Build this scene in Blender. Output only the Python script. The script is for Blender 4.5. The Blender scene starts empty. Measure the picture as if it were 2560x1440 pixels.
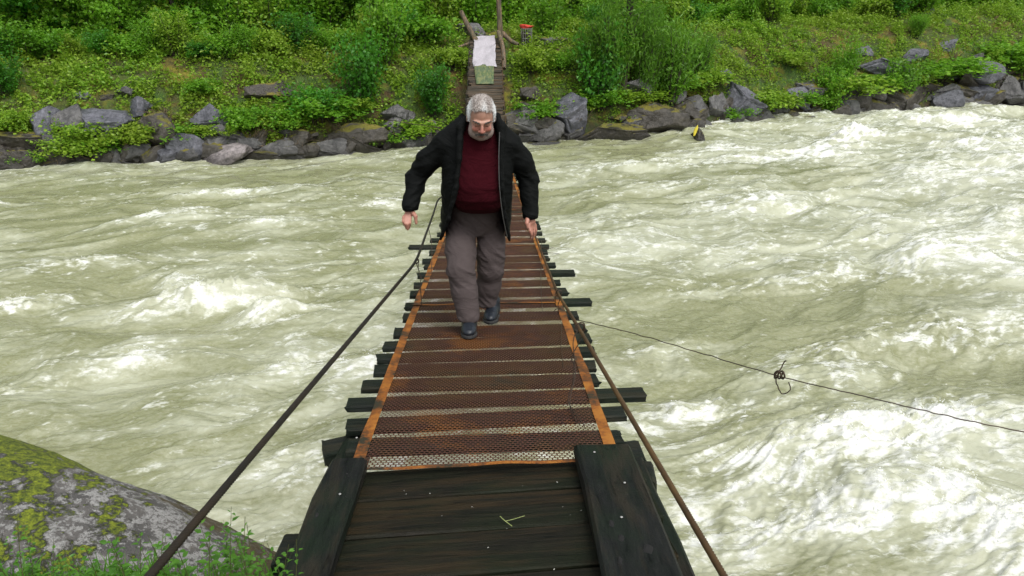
import bpy, math, random
import numpy as np
from mathutils import Vector
R = math.radians
S = bpy.context.scene
COL = S.collection
random.seed(7)
rng = np.random.default_rng(11)

# ------------------------------------------------------------------ camera, sky, sun
PITCH, YAW, FPX = R(21.0), R(1.65), 1900.0
CAM = np.array([0.03, 0.0, 4.1])
cd = bpy.data.cameras.new('camera'); cam = bpy.data.objects.new('camera', cd); COL.objects.link(cam)
cam.location = CAM; cam.rotation_euler = (R(90) - PITCH, 0, -YAW)
cd.sensor_width = 36; cd.lens = 36 * FPX / 2560; cd.clip_start = 0.05; cd.clip_end = 500
S.camera = cam
W = bpy.data.worlds.new('World'); S.world = W; W.use_nodes = True
wn = W.node_tree.nodes; wl = W.node_tree.links
bg = wn['Background']
sky = wn.new('ShaderNodeTexSky'); sky.sky_type = 'NISHITA'; sky.sun_disc = False
sky.sun_elevation = R(58); sky.sun_rotation = R(150); sky.dust_density = 4.0; sky.air_density = 1.4
hs = wn.new('ShaderNodeHueSaturation'); hs.inputs['Saturation'].default_value = 0.22
wl.new(sky.outputs[0], hs.inputs['Color']); wl.new(hs.outputs[0], bg.inputs['Color'])
bg.inputs['Strength'].default_value = 0.15
sd = bpy.data.lights.new('sun', 'SUN'); sun = bpy.data.objects.new('sun', sd); COL.objects.link(sun)
sd.energy = 1.3; sd.angle = R(25); sd.color = (1.0, 0.97, 0.92)
SUN_EL, SUN_AZ = R(58), R(150)     # azimuth measured from +Y towards +X: overhead, from behind right
sv = Vector((math.sin(SUN_AZ) * math.cos(SUN_EL), math.cos(SUN_AZ) * math.cos(SUN_EL), math.sin(SUN_EL)))
sun.rotation_euler = sv.to_track_quat('Z', 'Y').to_euler()
S.view_settings.view_transform = 'Standard'; S.view_settings.look = 'None'
S.view_settings.exposure = 0.36; S.view_settings.gamma = 1.0
S.cycles.max_bounces = 8; S.cycles.transparent_max_bounces = 12
S.cycles.use_denoising = True

# ------------------------------------------------------------------ measuring helpers
FW = np.array([math.sin(YAW) * math.cos(PITCH), math.cos(YAW) * math.cos(PITCH), -math.sin(PITCH)])
RT = np.array([math.cos(YAW), -math.sin(YAW), 0.0]); UP = np.cross(RT, FW)
def ray(px, py):
    return FW + RT * (px - 1280) / FPX + UP * (720 - py) / FPX
def at_depth(px, py, z): return CAM + ray(px, py) * z
def at_y(px, py, Y):
    d = ray(px, py); return CAM + d * ((Y - CAM[1]) / d[1])
def at_z(px, py, Z):
    d = ray(px, py); return CAM + d * ((Z - CAM[2]) / d[2])
def hit(px, py, fn, t0=3.0, t1=80.0):
    d = ray(px, py); t = np.arange(t0, t1, 0.04)
    P = CAM + d[None] * t[:, None]
    k = np.nonzero(P[:, 2] < fn(P[:, 0], P[:, 1]))[0]
    if len(k) == 0: return P[-1], t1
    return P[k[0]], t[k[0]]

# ------------------------------------------------------------------ numpy noise
_perm = rng.permutation(256); _perm = np.concatenate([_perm, _perm, _perm])
_g3 = rng.normal(size=(256, 3)); _g3 /= np.linalg.norm(_g3, axis=1)[:, None]
def perlin(x, y, z=0.0):
    x, y = np.asarray(x, float), np.asarray(y, float); z = np.asarray(z, float) + 0 * x
    xi, yi, zi = np.floor(x).astype(int), np.floor(y).astype(int), np.floor(z).astype(int)
    xf, yf, zf = x - xi, y - yi, z - zi
    xi &= 255; yi &= 255; zi &= 255
    f = lambda t: t * t * t * (t * (t * 6 - 15) + 10)
    u, v, w = f(xf), f(yf), f(zf)
    def g(dx, dy, dz):
        h = _perm[_perm[_perm[xi + dx] + yi + dy] + zi + dz]
        q = _g3[h]
        return q[..., 0] * (xf - dx) + q[..., 1] * (yf - dy) + q[..., 2] * (zf - dz)
    L = lambda a, b, t: a + (b - a) * t
    return L(L(L(g(0,0,0), g(1,0,0), u), L(g(0,1,0), g(1,1,0), u), v),
             L(L(g(0,0,1), g(1,0,1), u), L(g(0,1,1), g(1,1,1), u), v), w) * 1.5
def fbm(x, y, z=0.0, o=4, g=0.5):
    s = 0; a = 1.0; n = 0
    for i in range(o):
        s = s + a * perlin(x * 2**i + 17.3 * i, y * 2**i + 5.1 * i, z * 2**i + 3.7 * i); n += a; a *= g
    return s / n
def sst(a, b, x):
    t = np.clip((x - a) / (b - a), 0, 1); return t * t * (3 - 2 * t)

# ------------------------------------------------------------------ object helpers
def np_mesh(name, V, F, smooth=True):
    V = np.asarray(V, np.float32); F = np.asarray(F, np.int32)
    me = bpy.data.meshes.new(name); n, k = F.shape
    me.vertices.add(len(V)); me.vertices.foreach_set('co', V.ravel())
    me.loops.add(n * k); me.loops.foreach_set('vertex_index', F.ravel())
    me.polygons.add(n); me.polygons.foreach_set('loop_start', np.arange(0, n * k, k, dtype=np.int32))
    try: me.polygons.foreach_set('loop_total', np.full(n, k, np.int32))
    except Exception: pass
    me.polygons.foreach_set('use_smooth', np.full(n, smooth))
    me.update(calc_edges=True); me.validate()
    return me
def attr(me, name, vals):
    a = me.attributes.new(name, 'FLOAT', 'POINT'); a.data.foreach_set('value', np.asarray(vals, np.float32))
def obj(name, me, mat=None, parent=None, loc=None, rot=None, scale=None):
    if mat is not None and len(me.materials) == 0: me.materials.append(mat)
    o = bpy.data.objects.new(name, me); COL.objects.link(o)
    if parent is not None: o.parent = parent
    if loc is not None: o.location = loc
    if rot is not None: o.rotation_euler = rot
    if scale is not None: o.scale = scale
    return o
def tag(o, label=None, cat=None, group=None, kind=None):
    if label: o['label'] = label
    if cat: o['category'] = cat
    if group: o['group'] = group
    if kind: o['kind'] = kind
    return o
def empty(name, loc=(0, 0, 0), rz=0, scale=1.0):
    o = bpy.data.objects.new(name, None); COL.objects.link(o); o.location = loc
    o.rotation_euler = (0, 0, rz); o.scale = (scale,) * 3 if np.isscalar(scale) else scale; o.empty_display_size = .1
    return o
class MB:
    """collects pieces (quads) into one mesh"""
    def __init__(s): s.V = []; s.F = []; s.n = 0
    def add(s, V, F):
        s.V.append(np.asarray(V, float)); s.F.append(np.asarray(F, int) + s.n); s.n += len(V); return s
    def box(s, c, d, rz=0, jit=0, bev=0.0):
        c = np.array(c, float); h = np.array(d, float) / 2; b = min(bev, h.min() * .6)
        if b <= 0:
            v = np.array([[x, y, z] for z in (-1, 1) for y in (-1, 1) for x in (-1, 1)], float) * h
            f = [[0,2,3,1],[4,5,7,6],[0,1,5,4],[2,6,7,3],[0,4,6,2],[1,3,7,5]]
        else:                                       # octagon cross-section prism along the longest axis
            ax = int(np.argmax(h)); o1, o2 = [i for i in range(3) if i != ax]
            a, e = h[o1], h[o2]
            oc = np.array([[-a+b,-e],[a-b,-e],[a,-e+b],[a,e-b],[a-b,e],[-a+b,e],[-a,e-b],[-a,-e+b]])
            v = []
            for k, (q, sc) in enumerate(((-h[ax], .93), (-h[ax]+b, 1), (h[ax]-b, 1), (h[ax], .93))):
                p = np.zeros((8, 3)); p[:, ax] = q; p[:, o1] = oc[:, 0]*sc; p[:, o2] = oc[:, 1]*sc; v.append(p)
            v = np.concatenate(v)
            f = [[k*8+i, k*8+(i+1)%8, k*8+8+(i+1)%8, k*8+8+i] for k in range(3) for i in range(8)]
            for o in (0, 24): f += [[o,o+1,o+2,o+3],[o,o+3,o+4,o+7],[o+4,o+5,o+6,o+7]]
        if jit: v = v + rng.normal(size=v.shape) * jit
        cr, sr = math.cos(rz), math.sin(rz)
        v = np.stack([v[:, 0]*cr - v[:, 1]*sr, v[:, 0]*sr + v[:, 1]*cr, v[:, 2]], 1) + c
        return s.add(v, f)
    def tube(s, P, r, n=8, twist=0.0, lobes=0, amp=.12):
        P = np.asarray(P, float); m = len(P); r = np.broadcast_to(np.asarray(r, float), (m,))
        T = np.gradient(P, axis=0); T /= np.linalg.norm(T, axis=1)[:, None] + 1e-9
        a = np.array([0, 0, 1.0]) if abs(T[0, 2]) < .9 else np.array([1.0, 0, 0])
        N = np.zeros_like(P); N[0] = np.cross(T[0], a); N[0] /= np.linalg.norm(N[0])
        for i in range(1, m):
            v = N[i-1] - T[i] * (N[i-1] @ T[i]); N[i] = v / (np.linalg.norm(v) + 1e-9)
        B = np.cross(T, N); th = np.arange(n) / n * 2 * math.pi
        L = np.concatenate([[0], np.cumsum(np.linalg.norm(np.diff(P, axis=0), axis=1))])
        rr = r[:, None] * np.ones((1, n))
        if lobes: rr = rr * (1 - amp + 2*amp * np.abs(np.cos(lobes/2 * (th[None] - twist * L[:, None]))))
        V = P[:, None] + rr[..., None] * (N[:, None] * np.cos(th)[None, :, None] + B[:, None] * np.sin(th)[None, :, None])
        i = np.arange(m-1)[:, None]; j = np.arange(n)[None]
        F = np.stack([i*n+j, i*n+(j+1) % n, (i+1)*n+(j+1) % n, (i+1)*n+j], -1).reshape(-1, 4)
        return s.add(V.reshape(-1, 3), F)
    def mesh(s, name='part', smooth=False):
        return np_mesh(name, np.concatenate(s.V), np.concatenate(s.F), smooth)
def spline(P, n):
    P = np.asarray(P, float); m = len(P); t = np.linspace(0, m-1-1e-6, n); i = t.astype(int); f = (t-i)[:, None]
    g = lambda k: P[np.clip(k, 0, m-1)]
    p0, p1, p2, p3 = g(i-1), g(i), g(i+1), g(i+2)
    return .5*((2*p1)+(-p0+p2)*f+(2*p0-5*p1+4*p2-p3)*f*f+(-p0+3*p1-3*p2+p3)*f**3)

# ------------------------------------------------------------------ node helper
class NT:
    def __init__(s, name):
        s.m = bpy.data.materials.new(name); s.m.use_nodes = True; s.t = s.m.node_tree
        s.b = s.t.nodes['Principled BSDF']; s.out = s.t.nodes['Material Output']
        s.tc = s.t.nodes.new('ShaderNodeTexCoord')
    def n(s, typ, **k):
        o = s.t.nodes.new('ShaderNode' + typ)
        for a, v in k.items():
            if hasattr(o, a): setattr(o, a, v)
        return o
    def set(s, sock, v):
        if hasattr(v, 'is_output') or isinstance(v, bpy.types.NodeSocket): s.t.links.new(v, sock)
        else: sock.default_value = v
    def vec(s, scale=(1, 1, 1), rot=(0, 0, 0), src='Object', warp=None):
        m = s.n('Mapping'); s.t.links.new(s.tc.outputs[src], m.inputs[0])
        m.inputs['Scale'].default_value = scale if not np.isscalar(scale) else (scale,)*3
        m.inputs['Rotation'].default_value = rot; return m.outputs[0]
    def noise(s, scale=5, detail=6, rough=.55, vec=None, dist=0.0, out='Fac'):
        q = s.n('TexNoise'); q.inputs['Scale'].default_value = scale; q.inputs['Detail'].default_value = detail
        q.inputs['Roughness'].default_value = rough; q.inputs['Distortion'].default_value = dist
        s.t.links.new(vec if vec is not None else s.tc.outputs['Object'], q.inputs['Vector']); return q.outputs[out]
    def voro(s, scale=5, feature='F1', vec=None, out='Distance', rnd=1.0):
        q = s.n('TexVoronoi'); q.feature = feature; q.inputs['Scale'].default_value = scale
        q.inputs['Randomness'].default_value = rnd
        s.t.links.new(vec if vec is not None else s.tc.outputs['Object'], q.inputs['Vector']); return q.outputs[out]
    def ramp(s, fac, stops, interp='LINEAR'):
        q = s.n('ValToRGB'); q.color_ramp.interpolation = interp; e = q.color_ramp.elements
        while len(e) < len(stops): e.new(.5)
        for i, (p, c) in enumerate(stops):
            e[i].position = p; e[i].color = (c, c, c, 1) if np.isscalar(c) else (*c, 1)
        s.set(q.inputs[0], fac); return q.outputs[0]
    def mix(s, fac, a, b, mode='MIX'):
        q = s.n('Mix'); q.data_type = 'RGBA'; q.blend_type = mode
        s.set(q.inputs[0], fac)
        for k, v in ((6, a), (7, b)):
            s.set(q.inputs[k], v if hasattr(v, 'links') else (*v, 1))
        return q.outputs[2]
    def math(s, op, a, b=0.0, c=0.0):
        q = s.n('Math'); q.operation = op; s.set(q.inputs[0], a); s.set(q.inputs[1], b)
        if op in ('MULTIPLY_ADD',): s.set(q.inputs[2], c)
        return q.outputs[0]
    def attr(s, name): q = s.n('Attribute'); q.attribute_name = name; return q.outputs['Fac']
    def island(s): return s.n('NewGeometry').outputs['Random Per Island']
    def sep(s, v, k): q = s.n('SeparateXYZ'); s.t.links.new(v, q.inputs[0]); return q.outputs[k]
    def bump(s, h, strength=.5, dist=.02, normal=None):
        q = s.n('Bump'); q.inputs['Strength'].default_value = strength; q.inputs['Distance'].default_value = dist
        s.set(q.inputs['Height'], h)
        if normal is not None: s.set(q.inputs['Normal'], normal)
        s.set(s.b.inputs['Normal'], q.outputs[0]); return q.outputs[0]
    def P(s, **k):
        for a, v in k.items():
            a = {'color': 'Base Color', 'rough': 'Roughness', 'metal': 'Metallic', 'spec': 'Specular IOR Level', 'coat': 'Coat Weight', 'coatr': 'Coat Roughness', 'sheen': 'Sheen Weight', 'sss': 'Subsurface Weight'}[a]
            s.set(s.b.inputs[a], (*v, 1) if isinstance(v, tuple) and len(v) == 3 else v)
        return s.m

# ------------------------------------------------------------------ materials
def leaf_mat(name, cols, big=.8, trans=.35, patch=None):
    m = NT(name); c = m.ramp(m.island(), [(i/(len(cols)-1), c) for i, c in enumerate(cols)])
    pos = m.n('NewGeometry').outputs['Position']
    nz = m.noise(big, 3, .5, vec=pos)
    c = m.mix(m.ramp(nz, [(.35, 0.0), (.65, 1.0)]), c, patch or tuple(v*.7 for v in cols[0]))
    if patch is None: pass
    m.P(color=c, rough=.42, spec=.4)
    tr = m.n('BsdfTranslucent'); m.set(tr.inputs[0], m.mix(.5, c, (.2, .42, .02)))
    mx = m.n('MixShader'); mx.inputs[0].default_value = trans
    m.t.links.new(m.b.outputs[0], mx.inputs[1]); m.t.links.new(tr.outputs[0], mx.inputs[2])
    m.t.links.new(mx.outputs[0], m.out.inputs[0]); return m.m
M = {}
M['leaf_bright'] = leaf_mat('leaf_bright', [(.11,.30,.02), (.20,.43,.03), (.31,.54,.05)], .7, .5, (.12,.30,.02))
M['leaf_yellow'] = leaf_mat('leaf_yellow', [(.15,.33,.02), (.22,.43,.03), (.30,.52,.04)], .7, .45, (.14,.34,.02))
M['leaf_dark'] = leaf_mat('leaf_dark', [(.04,.19,.014), (.075,.29,.02), (.12,.38,.03)], .7, .45, (.04,.16,.018))
M['leaf_willow'] = leaf_mat('leaf_willow', [(.08,.21,.02), (.14,.31,.03), (.21,.40,.04)], .8, .45, (.10,.24,.02))
M['leaf_cover'] = leaf_mat('leaf_cover', [(.12,.27,.02), (.22,.40,.03), (.35,.53,.05)], .35, .45, (.24,.34,.03))
M['leaf_fore'] = leaf_mat('leaf_fore', [(.05,.16,.015), (.09,.25,.02), (.16,.36,.04)], 2.5, .35, (.06,.17,.015))

def rock_mat(name, a, b, moss=.4, mossc=((.06,.075,.012), (.20,.16,.018)), scale=1.0, wet=.45):
    m = NT(name); pos = m.n('NewGeometry').outputs['Position']
    n1 = m.noise(1.6*scale, 8, .62, vec=pos); n2 = m.noise(9*scale, 8, .7, vec=pos)
    vc = m.voro(3.2*scale, 'DISTANCE_TO_EDGE', vec=m.noise(1.3*scale, 4, .6, vec=pos, out='Color'))
    c = m.mix(m.ramp(n1, [(.35, 0.0), (.68, 1.0)]), a, b)
    c = m.mix(m.ramp(n2, [(.35, .75), (.6, 0.0)]), c, tuple(v*.45 for v in a))
    c = m.mix(m.ramp(n2, [(.66, 0.0), (.8, .5)]), c, tuple(min(1, v*1.9) for v in b))
    nz = m.sep(m.n('NewGeometry').outputs['Normal'], 2)
    mk = m.math('ADD', m.math('MULTIPLY', nz, .5), m.math('MULTIPLY', m.noise(2.2*scale, 6, .6, vec=pos), 1.0))
    mk = m.ramp(mk, [(1.08 - moss*.4, 0.0), (1.16 - moss*.4, 1.0)])
    mc = m.mix(m.noise(1.1, 3, .5, vec=pos), *mossc)
    c = m.mix(mk, c, mc)
    wetb = m.ramp(m.math('MULTIPLY_ADD', n2, .25, m.sep(pos, 2)), [(.20, 1.0), (.45, 0.0)])
    c = m.mix(wetb, c, m.mix(.62, c, (.012,.011,.008)))
    h = m.math('ADD', m.math('MULTIPLY', n1, 1.2), m.math('MULTIPLY', n2, .45))
    m.bump(h, .9, .12 / scale); m.set(m.b.inputs['Roughness'], m.math('ADD', wet, m.math('MULTIPLY', mk, .4)))
    return m.P(color=c)
M['rock_blue'] = rock_mat('rock_blue', (.070,.073,.088), (.18,.183,.215), .16)
M['rock_grey'] = rock_mat('rock_grey', (.065,.064,.066), (.165,.162,.158), .25)
M['rock_brown'] = rock_mat('rock_brown', (.035,.030,.023), (.085,.075,.060), .45, wet=.4)
M['rock_pink'] = rock_mat('rock_pink', (.17,.15,.15), (.36,.32,.32), -.2)

m = NT('bank_soil'); pos = m.n('NewGeometry').outputs['Position']
n1 = m.noise(.55, 6, .6, vec=pos); n2 = m.noise(5, 8, .65, vec=pos); n3 = m.noise(30, 4, .7, vec=pos)
c = m.mix(m.ramp(n1, [(.35, 0.0), (.6, 1.0)]), (.085,.085,.015), (.06,.13,.016))
c = m.mix(m.ramp(m.noise(1.3, 6, .6, vec=pos), [(.5, 0.0), (.62, 1.0)]), c, (.20,.18,.016))
c = m.mix(m.ramp(m.noise(.9, 6, .6, vec=m.vec(1.0, (1, 2, 0), 'Object')), [(.54, 0.0), (.64, 1.0)]), c, (.09,.05,.018))
c = m.mix(m.ramp(n2, [(.3, .85), (.55, 0.0)]), c, (.03,.028,.014))
m.bump(m.math('ADD', n2, m.math('MULTIPLY', n3, .35)), 1.0, .15); c = m.mix(m.ramp(m.math('MULTIPLY_ADD', n1, .9, m.math('MULTIPLY', m.sep(pos, 2), .45)), [(.42, 1.0), (.85, 0.0)]), c, m.mix(n2, (.022,.018,.012), (.06,.045,.028))); M['soil'] = m.P(color=c, rough=.9)

def wood_mat(name, dark, light, green, rough=.45, axis=0, spec=.12, gw=.5):
    m = NT(name); sc = [9, 9, 9]; sc[axis] = .9
    oi = m.n('ObjectInfo').outputs['Random']
    cmb = m.n('VectorMath'); cmb.operation = 'ADD'; m.t.links.new(m.vec(tuple(sc)), cmb.inputs[0])
    q = m.n('CombineXYZ'); m.set(q.inputs[0], m.math('MULTIPLY', oi, 40.0)); m.set(q.inputs[1], m.math('MULTIPLY', oi, 23.0)); m.t.links.new(q.outputs[0], cmb.inputs[1])
    g = m.noise(3.0, 8, .7, vec=cmb.outputs[0], dist=.6); b = m.noise(2.2, 5, .6)
    c = m.mix(m.ramp(g, [(.32, 0.0), (.7, 1.0)]), dark, light)
    c = m.mix(m.ramp(b, [(.42, 0.0), (.66, gw)]), c, green)
    c = m.mix(m.ramp(m.noise(1.6, 4, .6, vec=cmb.outputs[0]), [(.48, 0.0), (.62, .55)]), c, tuple(v*1.5*k for v, k in zip(light, (1.25, .95, .7))))
    c = m.mix(m.ramp(g, [(.30, .9), (.42, 0.0)]), c, tuple(v*.2 for v in dark))
    m.bump(m.math('ADD', g, m.math('MULTIPLY', m.noise(60, 3, .6), .15)), .6, .02)
    m.set(m.b.inputs['Roughness'], m.math('MULTIPLY_ADD', b, .35, rough - .15)); m.P(color=c, spec=spec); return m.m
M['plank'] = wood_mat('plank', (.006,.008,.007), (.018,.021,.018), (.012,.022,.011), .5)
M['deck_board'] = wood_mat('deck_board', (.004,.005,.004), (.020,.017,.011), (.010,.018,.007), .48)
M['side_board'] = wood_mat('side_board', (.005,.006,.006), (.017,.018,.017), (.010,.024,.009), .5, axis=1)
M['old_wood'] = wood_mat('old_wood', (.06,.05,.038), (.17,.14,.105), (.08,.09,.05), .7, axis=2)
M['grey_wood'] = wood_mat('grey_wood', (.020,.018,.015), (.085,.075,.062), (.035,.038,.022), .7)
M['green_board'] = wood_mat('green_board', (.07,.10,.055), (.13,.17,.10), (.09,.14,.05), .6, axis=1)

def rust_mat(name, cols, rough=.5, metal=.35, sc=1.0, lo=.36, hi=.66):
    m = NT(name); pos = m.n('NewGeometry').outputs['Position']
    a = m.noise(1.1*sc, 6, .62, vec=pos); b = m.noise(14*sc, 6, .7, vec=pos)
    c = m.ramp(m.math('ADD', m.math('MULTIPLY', a, .75), m.math('MULTIPLY', b, .3)), [(lo + (hi-lo)*i/(len(cols)-1), k) for i, k in enumerate(cols)])
    m.bump(b, .3, .004); m.set(m.b.inputs['Roughness'], m.math('MULTIPLY_ADD', b, .4, rough - .2))
    return m.P(color=c, metal=metal)
M['rust_mesh'] = rust_mat('rust_mesh', [(.030,.023,.011), (.085,.037,.011), (.065,.022,.012), (.16,.058,.011)], .5, .3, 1.3)
M['rust_edge'] = rust_mat('rust_edge', [(.025,.022,.010), (.13,.045,.008), (.26,.085,.010), (.36,.14,.018)], .6, .15, 3.5, .43, .60)
M['cable_dark'] = rust_mat('cable_dark', [(.012,.010,.008), (.022,.018,.013), (.035,.024,.014)], .55, .4, 3)
M['cable_rust'] = rust_mat('cable_rust', [(.05,.03,.014), (.09,.05,.02), (.15,.085,.03)], .55, .4, 3)
M['wire'] = rust_mat('wire', [(.02,.016,.012), (.045,.028,.018), (.07,.04,.02)], .5, .4, 3)

def leaf_mesh_early(C, D, N, L, Wd, fold=.25):
    """one folded diamond per leaf"""
    D = D / (np.linalg.norm(D, axis=1)[:, None]+1e-9); Sx = np.cross(D, N); Sx /= np.linalg.norm(Sx, axis=1)[:, None]+1e-9
    Nn = np.cross(Sx, D); L = L[:, None]; Wd = Wd[:, None]
    a = C; t = C + D*L - Nn*L*.12; l = C + D*L*.45 + Sx*Wd + Nn*Wd*fold; r = C + D*L*.45 - Sx*Wd + Nn*Wd*fold
    V = np.stack([a, r, t, l], 1).reshape(-1, 3); F = np.arange(len(C)*4).reshape(-1, 4)
    return V, F
# ------------------------------------------------------------------ river water
SX = np.array([0, 350, 700, 1000, 1300, 1600, 1900, 2200, 2560]); SY = np.array([424, 406, 392, 372, 352, 340, 304, 284, 258])
_sp = np.array([at_z(x, y, 0.0) for x, y in zip(SX, SY)])
def shore(x):
    x = np.asarray(x, float)
    y = np.interp(x, _sp[:, 0], _sp[:, 1])
    y = np.where(x < _sp[0, 0], _sp[0, 1] + (x - _sp[0, 0]) * .33, y)
    return np.where(x > _sp[-1, 0], _sp[-1, 1] + (x - _sp[-1, 0]) * .33, y)
FA = R(19)
GA = []   # (x, y, along, across, foam, height): named places of broken water, from the photograph
for px, py, sa, sc_, fo, hh in [(2150,345,1.4,.6,1.3,.62),(2010,372,1.3,.5,.9,.1),(1800,372,1.2,.5,.9,.05),(1960,395,2.0,.4,.6,.0),(2420,300,2.0,.8,.75,.12),(1620,415,2.0,.4,.5,.0),
        (2460,360,2.5,.8,.5,.1),(540,765,1.0,.32,1.2,.42),(680,800,.5,.3,.9,.34),(440,710,.35,.5,.6,.14),(60,775,.9,.35,1.0,.12),(230,670,1.2,.3,.5,.1),
        (930,925,.45,.30,1.0,.12),(730,915,.3,.3,.7,.08),(370,900,.3,.4,.5,.05),(1700,1020,.5,.25,.9,.16),(1600,1060,.4,.2,.6,.05),(1880,1130,1.0,.25,.8,.05),(2250,1090,1.2,.35,.8,.10),
        (2450,1080,.9,.3,.8,.08),(2150,1290,1.0,.25,.85,.05),(1950,1210,.9,.15,.8,.0),(1750,1330,.7,.35,.7,.0),(2450,1330,.8,.5,.9,.1),(2350,820,1.6,.5,.6,.14),(2140,870,.9,.3,.5,.1),
        (1980,700,1.6,.4,.55,.12),(2450,640,2.0,.5,.5,.1),(590,490,1.6,.3,.55,.1),(400,560,1.3,.3,.5,.1),(980,505,.9,.35,.6,.06),(700,560,1.5,.3,.3,.06),
        (120,500,2.0,.3,.35,.1),(1850,520,2.5,.5,.3,.1),(1550,470,2.0,.4,.3,.05),(1600,900,.8,.25,.35,.05),(130,960,.9,.3,.4,.08),(700,1190,.5,.3,.35,.05),(2050,950,1.0,.3,.4,.08)]:
    p = at_z(px, py, 0.05); GA.append((p[0], p[1], sa, sc_, fo, hh*.8))
def water_fields(X, Y):
    ca, sa = math.cos(FA), math.sin(FA)
    U = X*ca + Y*sa; Vv = -X*sa + Y*ca
    wx = fbm(U*.35, Vv*.5, 3.1, 3); wy = fbm(U*.35+9, Vv*.5+4, 7.7, 3)
    u, v = U + 1.1*wx, Vv + .9*wy
    swell = fbm(u*.22, v*.42, 1.5, 3)
    r1 = 1 - np.sqrt(perlin(u*.42, v*.85, 2.2)**2+.008)*2.0
    r2 = 1 - np.sqrt(perlin(u*1.05+3, v*1.9+7, 4.2)**2+.006)*2.0
    r3 = 1 - np.abs(fbm(u*2.3+1, v*4.4, 9.1, 3))*2.4
    r4 = fbm(u*6, v*11, 12.1, 3)
    r5 = fbm(u*17, v*26, 2.9, 2)
    r6 = 1 - np.abs(fbm(u*6.5+2, v*12, 6.9, 3))*3.0
    side = np.clip((X-2)/14, 0, 1)
    H = .30*swell + .12*(r1-.3) + .060*(r2-.3) + .018*(r3-.3) + .014*r4 + .012*(r6-.4) + .007*r5
    H = H * (.85 + .5*side)
    bias = np.zeros_like(X)
    for (gx, gy, al, ac, fo, hh) in GA:
        dx, dy = X-gx, Y-gy; a = dx*ca+dy*sa + .45*al*wx*2; b = -dx*sa+dy*ca + .6*ac*wy*2
        g = np.exp(-(a/al)**2 - (b/ac)**2)
        H = H + hh * np.exp(-(a/(al*.8))**2 - ((b-.1)/(ac*.9))**2) * (1 + .35*r4)
        bias += fo * g
    turb = np.clip(bias, 0, 1.2)
    H = H + turb * (.040*r4 + .03*r3 + .010*r5)
    # foam: thin torn lines on crests, wide lace in the broken places
    fine = fbm(u*5.2, v*11, 5.5, 4, .6); lace = 1 - np.abs(fbm(u*2.4+5, v*4.6, 8.8, 4, .6))*3.2
    lace2 = 1 - np.abs(fbm(u*7.5+5, v*13, 1.8, 3, .6))*3.0
    crest = .5*r1 + .5*r2 + .35*swell*2
    area = fbm(U*.16+2, Vv*.28, 6.6, 3)
    wa = fbm(U*.8, Vv*1.0, 21.0, 3); wb = fbm(U*.8+31, Vv*1.0, 25.0, 3); u2, v2 = U+.9*wa, Vv+.8*wb
    vein = np.clip(1 - np.abs(fbm(u2*.75, v2*1.25, 30.0, 4, .55))*5.0, -1.2, 1); vein2 = np.clip(1 - np.abs(fbm(u2*2.0+9, v2*3.0, 33.0, 4, .55))*4.0, -1.2, 1)
    shr = np.exp(-((shore(X)-Y)/.45)**2)*(.35+.6*side)
    rough_ = np.clip(bias, 0, 1.0) + .35*side + .6*shr + .12
    F = .27*np.tanh(bias*1.2) + .08*side + .25*shr + rough_*(.34*vein + .30*vein2) + .26*crest + .22*lace + .16*lace2 + .75*fine + .36*area - .44
    F_old = .36*bias*(.5 + .9*np.clip(lace*.5+lace2*.35+.3, 0, 1.3)) + .18*side + .30*crest + .34*lace + .22*lace2 + .55*fine + .45*area - .52
    # foam dies out near the calm inside of the near left bank
    F = F - .25*sst(-1.0, -4.0, X)*sst(6.5, 3.5, Y)
    foam = np.clip(F*.95+.12, 0, 1)
    milk = np.clip(.40 + .9*area + .45*np.clip(bias, 0, 1) + .4*swell + .22*side + .9*fbm(u*.9+7, v*2.4, 41.0, 4, .6) + .10*lace, 0, 1)
    return H, foam, milk
ny, nx = 1150, 1000
ty = np.linspace(0, 1, ny); Yr = 2.2 * (62/2.2)**ty
ux = np.linspace(-1, 1, nx); ux = .55*ux + .45*ux**3
YY = np.repeat(Yr[:, None], nx, 1); XX = ux[None] * (4.0 + 1.55*YY)
H_, Fo, Mi = water_fields(XX, YY)
fade = sst(60, 45, YY)
Vw = np.stack([XX, YY, H_*fade], -1).reshape(-1, 3)
i = np.arange(ny-1)[:, None]; j = np.arange(nx-1)[None]
Fq = np.stack([i*nx+j, i*nx+j+1, (i+1)*nx+j+1, (i+1)*nx+j], -1).reshape(-1, 4)
# keep only the river itself
cy = shore(XX) + 2.5
keep = (YY < cy).ravel()
Fq = Fq[keep[Fq].all(1)]
used = np.zeros(len(Vw), bool); used[Fq.ravel()] = True; idx = np.cumsum(used)-1
me = np_mesh('river', Vw[used], idx[Fq]); attr(me, 'foam', Fo.ravel()[used]); attr(me, 'milk', Mi.ravel()[used])
m = NT('river_water'); pos = m.n('NewGeometry').outputs['Position']
fv = m.vec((.45, 1.0, 1.0), (0, 0, -FA)); 
fn = m.noise(9, 8, .72, vec=fv, dist=1.6); fn2 = m.noise(34, 6, .7, vec=fv, dist=.8)
foam = m.attr('foam'); milk = m.attr('milk')
ff = m.math('MULTIPLY_ADD', foam, 1.25, m.math('MULTIPLY_ADD', fn, 1.6, m.math('MULTIPLY_ADD', fn2, .9, -1.52)))
ff = m.math('MULTIPLY', m.ramp(ff, [(.02, 0.0), (.25, .28), (.62, 1.0)]), m.ramp(foam, [(.02, .0), (.30, 1.0)]))
wc = m.mix(m.ramp(m.math('MULTIPLY_ADD', fn, .9, m.math('MULTIPLY_ADD', foam, .45, m.math('SUBTRACT', milk, .58))), [(.15, 0.0), (.8, 1.0)]), (.215,.226,.112), (.43,.445,.325))
wc = m.mix(m.ramp(fn2, [(.42, 0.0), (.72, .35)]), wc, (.50,.515,.40))
c = m.mix(ff, wc, (.72,.735,.69))
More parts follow.
